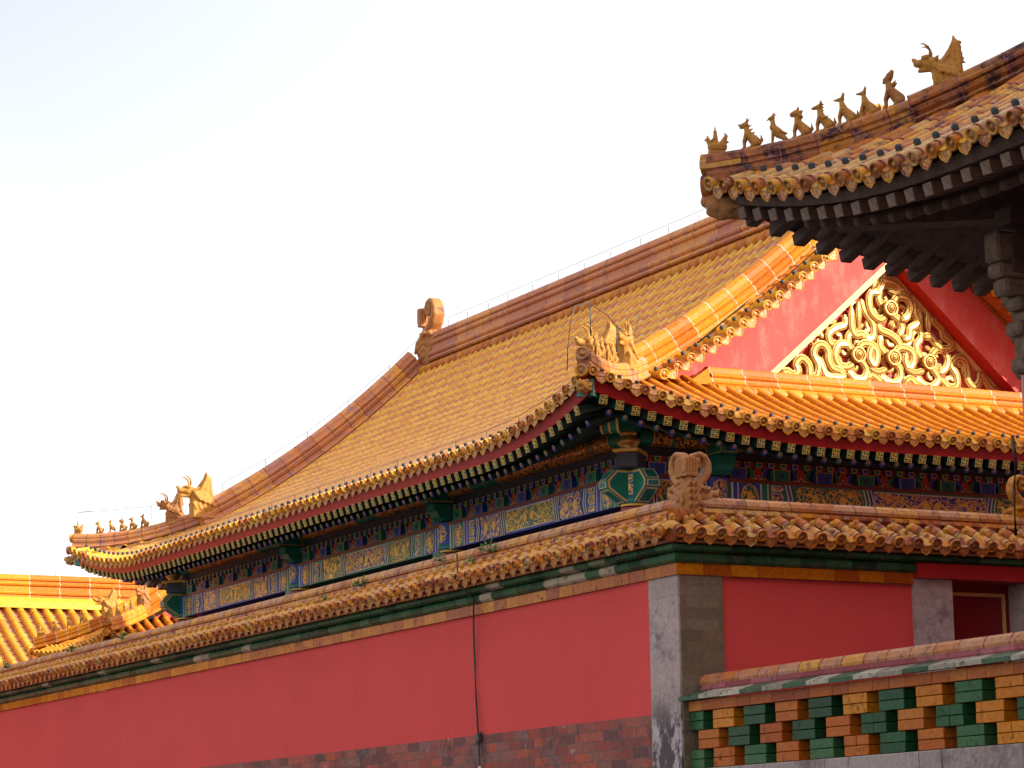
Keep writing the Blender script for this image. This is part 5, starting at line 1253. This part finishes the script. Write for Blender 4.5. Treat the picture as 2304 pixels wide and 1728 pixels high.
# ================================================================== SIDE HALL (left, behind the wall)
sh = thing('side_hall', 'small side hall with rolled orange tile roof, half in shadow at left behind the wall', 'hall', (20, 56, -1.6))
SX, SY0, SY1 = 19.0, 55.15, 60.0; SB = 25.4; SR = (SX+SB)/2
rs_ = Roof(5.0, .42, .055, .16, 3, .1)
GS = 1.35
SL, SW = SY1-SY0, SB-SX
def dm_sf(u): m = min(u, SL-u); return SR-SX if m > GS-.15 else m
def dm_ss(u): return min(u, SW-u, GS+.2)
tb, te, sn = MB(), MB(), []
slope(rs_, V((SX, SY0, 0)), Y, X, SL, .27, dm_sf, .33, tb, te, sn); slope(rs_, V((SX, SY0, 0)), X, Y, SW, .27, dm_ss, .33, tb, te, sn)
slope(rs_, V((SX, SY1, 0)), X, -Y, SW, .3, dm_ss, .5, tb, te, None, coarse=True); slope(rs_, V((SB, SY0, 0)), Y, -X, SL, .3, dm_sf, .5, tb, te, None, coarse=True)
tb.build('roof_tiles', TS, sh); te.build('eave_tiles', EM, sh); many('nail_cap', ny, sn, sh, 40)
ub = MB()
for O, U, D, L, dm in ((V((SX, SY0, 0)), Y, X, SL, dm_sf), (V((SX, SY0, 0)), X, Y, SW, dm_ss), (V((SX, SY1, 0)), X, -Y, SW, dm_ss), (V((SB, SY0, 0)), Y, -X, SL, dm_sf)): underlay(rs_, O, U, D, L, dm, ub, n=24)
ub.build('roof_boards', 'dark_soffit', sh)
for y in (SY0+GS, SY1-GS):
    b = MB(); path = [(SX+d, y, rs_.h(d)+.05) for d in [GS+(SR-SX-GS)*k/8 for k in range(8)]]
    top = rs_.h(SR-SX)+.05; path = path[:-1]+[(SR-.35, y, top-.14), (SR-.15, y, top-.06), (SR, y, top-.03), (SR+.15, y, top-.06), (SR+.35, y, top-.14)]+[(SB-d, y, rs_.h(d)+.05) for d in [GS+(SR-SX-GS)*k/8 for k in range(6, -1, -1)]]
    sweep(b, path, [(s, t*.8) for s, t in PR_VERT], None, .4, 0, 1); b.build('vertical_ridge', ['ridge_glaze', 'tile_joint'], sh)
for cx, cy, sx, sy in ((SX, SY0, 1, 1), (SX, SY1, 1, -1), (SB, SY0, -1, 1), (SB, SY1, -1, -1)): hipridge(rs_, (cx, cy), sx, sy, GS, sh, mats=('ridge_glaze', 'tile_joint'))
b = MB()
for y in (SY0+GS+.05, SY1-GS-.05):
    b = MB(); ol = [V((SX+GS, y, 5.3))]+[V((SX+d, y, rs_.h(d)-.03)) for d in [GS+(SR-SX-GS)*k/6 for k in range(7)]]+[V((SB-d, y, rs_.h(d)-.03)) for d in [GS+(SR-SX-GS)*k/6 for k in range(5, -1, -1)]]+[V((SB-GS, y, 5.3))]
    b.add(ol, [tuple(range(len(ol)))], 0); b.build('gable_wall', 'plaster_gable', sh)
b = MB(); b.box(SX+1.2, SB-1.2, SY0+1.2, SY1-1.2, -1.6, 5.2, 0); b.build('body', 'plaster_red', sh)
def ps(cy, sy, t, dz=.33): return rs_.pos(V((SX, cy, 0)), V((0, sy, 0)), X, 100, t, t, True, False)+Z*dz
for i, (kd, t) in enumerate((('rider', .1), ('dragon', .35), ('phoenix', .57), ('horse', .8))):
    figure(kd, ps(SY0, 1, t), (-1, -1), .30, ['dark silhouetted hen rider at the near ridge tip of the small side hall', 'dark dragon figure casting a shadow, second on the near ridge of the side hall', 'dark phoenix figure casting a shadow, third on the near ridge of the side hall', 'dark horse figure nearest the shaded dragon of the side hall'][i], ['immortal_rider', 'roof_dragon', 'roof_phoenix', 'roof_horse'][i], 'figures on the near ridge of the side hall')
    figure(kd, ps(SY1, -1, t), (-1, 1), .30, ['sunlit hen rider at the far ridge tip of the small side hall', 'sunlit dragon figure next to the rider on the far ridge of the side hall', 'sunlit phoenix figure third on the far ridge of the side hall', 'sunlit horse figure nearest the golden horned dragon of the side hall'][i], ['immortal_rider', 'roof_dragon', 'roof_phoenix', 'roof_horse'][i], 'figures on the far ridge of the side hall')
dragon(ps(SY0, 1, 1.15), (-1, -1), .58, 'shaded horned dragon on the near ridge of the small side hall', 'horned_dragon', 'beast_old')
dragon(ps(SY1, -1, 1.2), (-1, 0), .62, 'sunlit horned dragon of the small side hall in front of the yellow tile rows', 'horned_dragon')

# ================================================================== FAR HALL (left background)
fh = thing('far_hall', 'distant hall whose bright yellow tiled slope and ridge fill the left edge', 'hall', (18, 66, -1.6))
FY = 66.0; rf_ = Roof(4.55, .42, .03, 0, 1, 0)
tb, te = MB(), MB()
slope(rf_, V((4, FY-4.2, 0)), X, Y, 30, .33, lambda u: 4.2, .42, tb, te, None, c0=False, c1=False, r=.09, tone2=.62)
tb.build('roof_tiles', ['tile_eave', 'tile_eave', 'ridge_dusty'], fh); te.build('eave_tiles', EM, fh)
tb = MB(); slope(rf_, V((4, FY+4.2, 0)), X, -Y, 30, .5, lambda u: 4.2, .8, tb, tb, None, c0=False, c1=False, eave=False, coarse=True); tb.build('rear_tiles', TS, fh)
b = MB(); sweep(b, [(4, FY, 6.98), (34, FY, 6.98)], [(s*1.1, t*1.02) for s, t in PR_MAIN], Z, .8, 0, 1, .015); b.build('main_ridge', ['ridge_glaze', 'tile_joint'], fh)
b = MB(); b.rings([[V((x, FY-.22, 7.02)), V((x, FY-.26, 6.93)), V((x, FY-.3, 6.75)), V((x, FY-.1, 6.8))] for x in (4, 34)], 0, .8, True, False); b.build('ridge_skirt', 'tile_eave', fh)
b = MB(); b.box(5, 33, FY-2.6, FY+2.6, -1.6, 4.9, 0); b.build('body', 'plaster_red', fh)
wire('lightning_wire', 'thin lightning wire on posts over the distant left hall ridge', [(4, FY, 7.92)]+[(x, FY, 7.92) for x in (17.6, 19.35, 21.3, 23.1)], [((x, FY, 7.55), (x, FY, 7.92)) for x in (17.6, 19.35, 21.3, 23.1)])

# ================================================================== invented halls, added unseen outside the frame to cast shade
def shade_hall(name, label, x0, x1, y0, y1, ze, zr, lift=0):
    t = thing(name, label, 'hall', ((x0+x1)/2, (y0+y1)/2, -1.6))
    b = MB(); b.box(x0+1, x1-1, y0+1, y1-1, -1.6, ze, 0); b.build('wall', 'plaster_red', t)
    b = MB(); h = (y1-y0)/2; xm0, xm1, ym = x0+min(h, (x1-x0)/2-.1), x1-min(h, (x1-x0)/2-.1), (y0+y1)/2
    vs = [V((x0, y0, ze)), V((x1, y0, ze)), V((x1, y1, ze)), V((x0+2.0, y1, ze)), V((x0+1.0, y1, ze+lift*.6)), V((x0, y1, ze+lift)), V((xm0, ym, zr)), V((xm1, ym, zr))]
    b.add(vs, [(0, 1, 7, 6), (1, 2, 7), (2, 3, 6, 7), (3, 4, 6), (4, 5, 6), (5, 0, 6), (3, 2, 1, 0), (3, 0, 4), (4, 0, 5)], 0); b.build('roof', 'tile_hall', t)
    for k in range(6):
        c = MB(); c.lathe(V((x0+.6+(x1-x0-1.2)*k/5, y1-.4, -1.6)), Z, [(.2, 0), (.2, ze+1.6)], 16, 0); c.build('column', 'lacquer_red', t)
shade_hall('shade_hall_tall', 'invented tall hall right of the frame, added to cast shade', 26.1, 46, 8, 20, 13.06, 16, 1.0)  # invented; eave line and raised corner shaped to cast the shadow edge
shade_hall('shade_hall_low', 'invented lower hall right of the pavilion, unseen, added to cast shade', 17.4, 26.3, 4, 18, 12.4, 13.5)  # invented; shades the return wall and the lattice
shade_hall('shade_hall_south', 'invented hall behind the camera on the right, added to block skylight', 6, 17.5, -16, 3.8, 17, 19)  # invented; keeps low skylight off the return wall and lattice
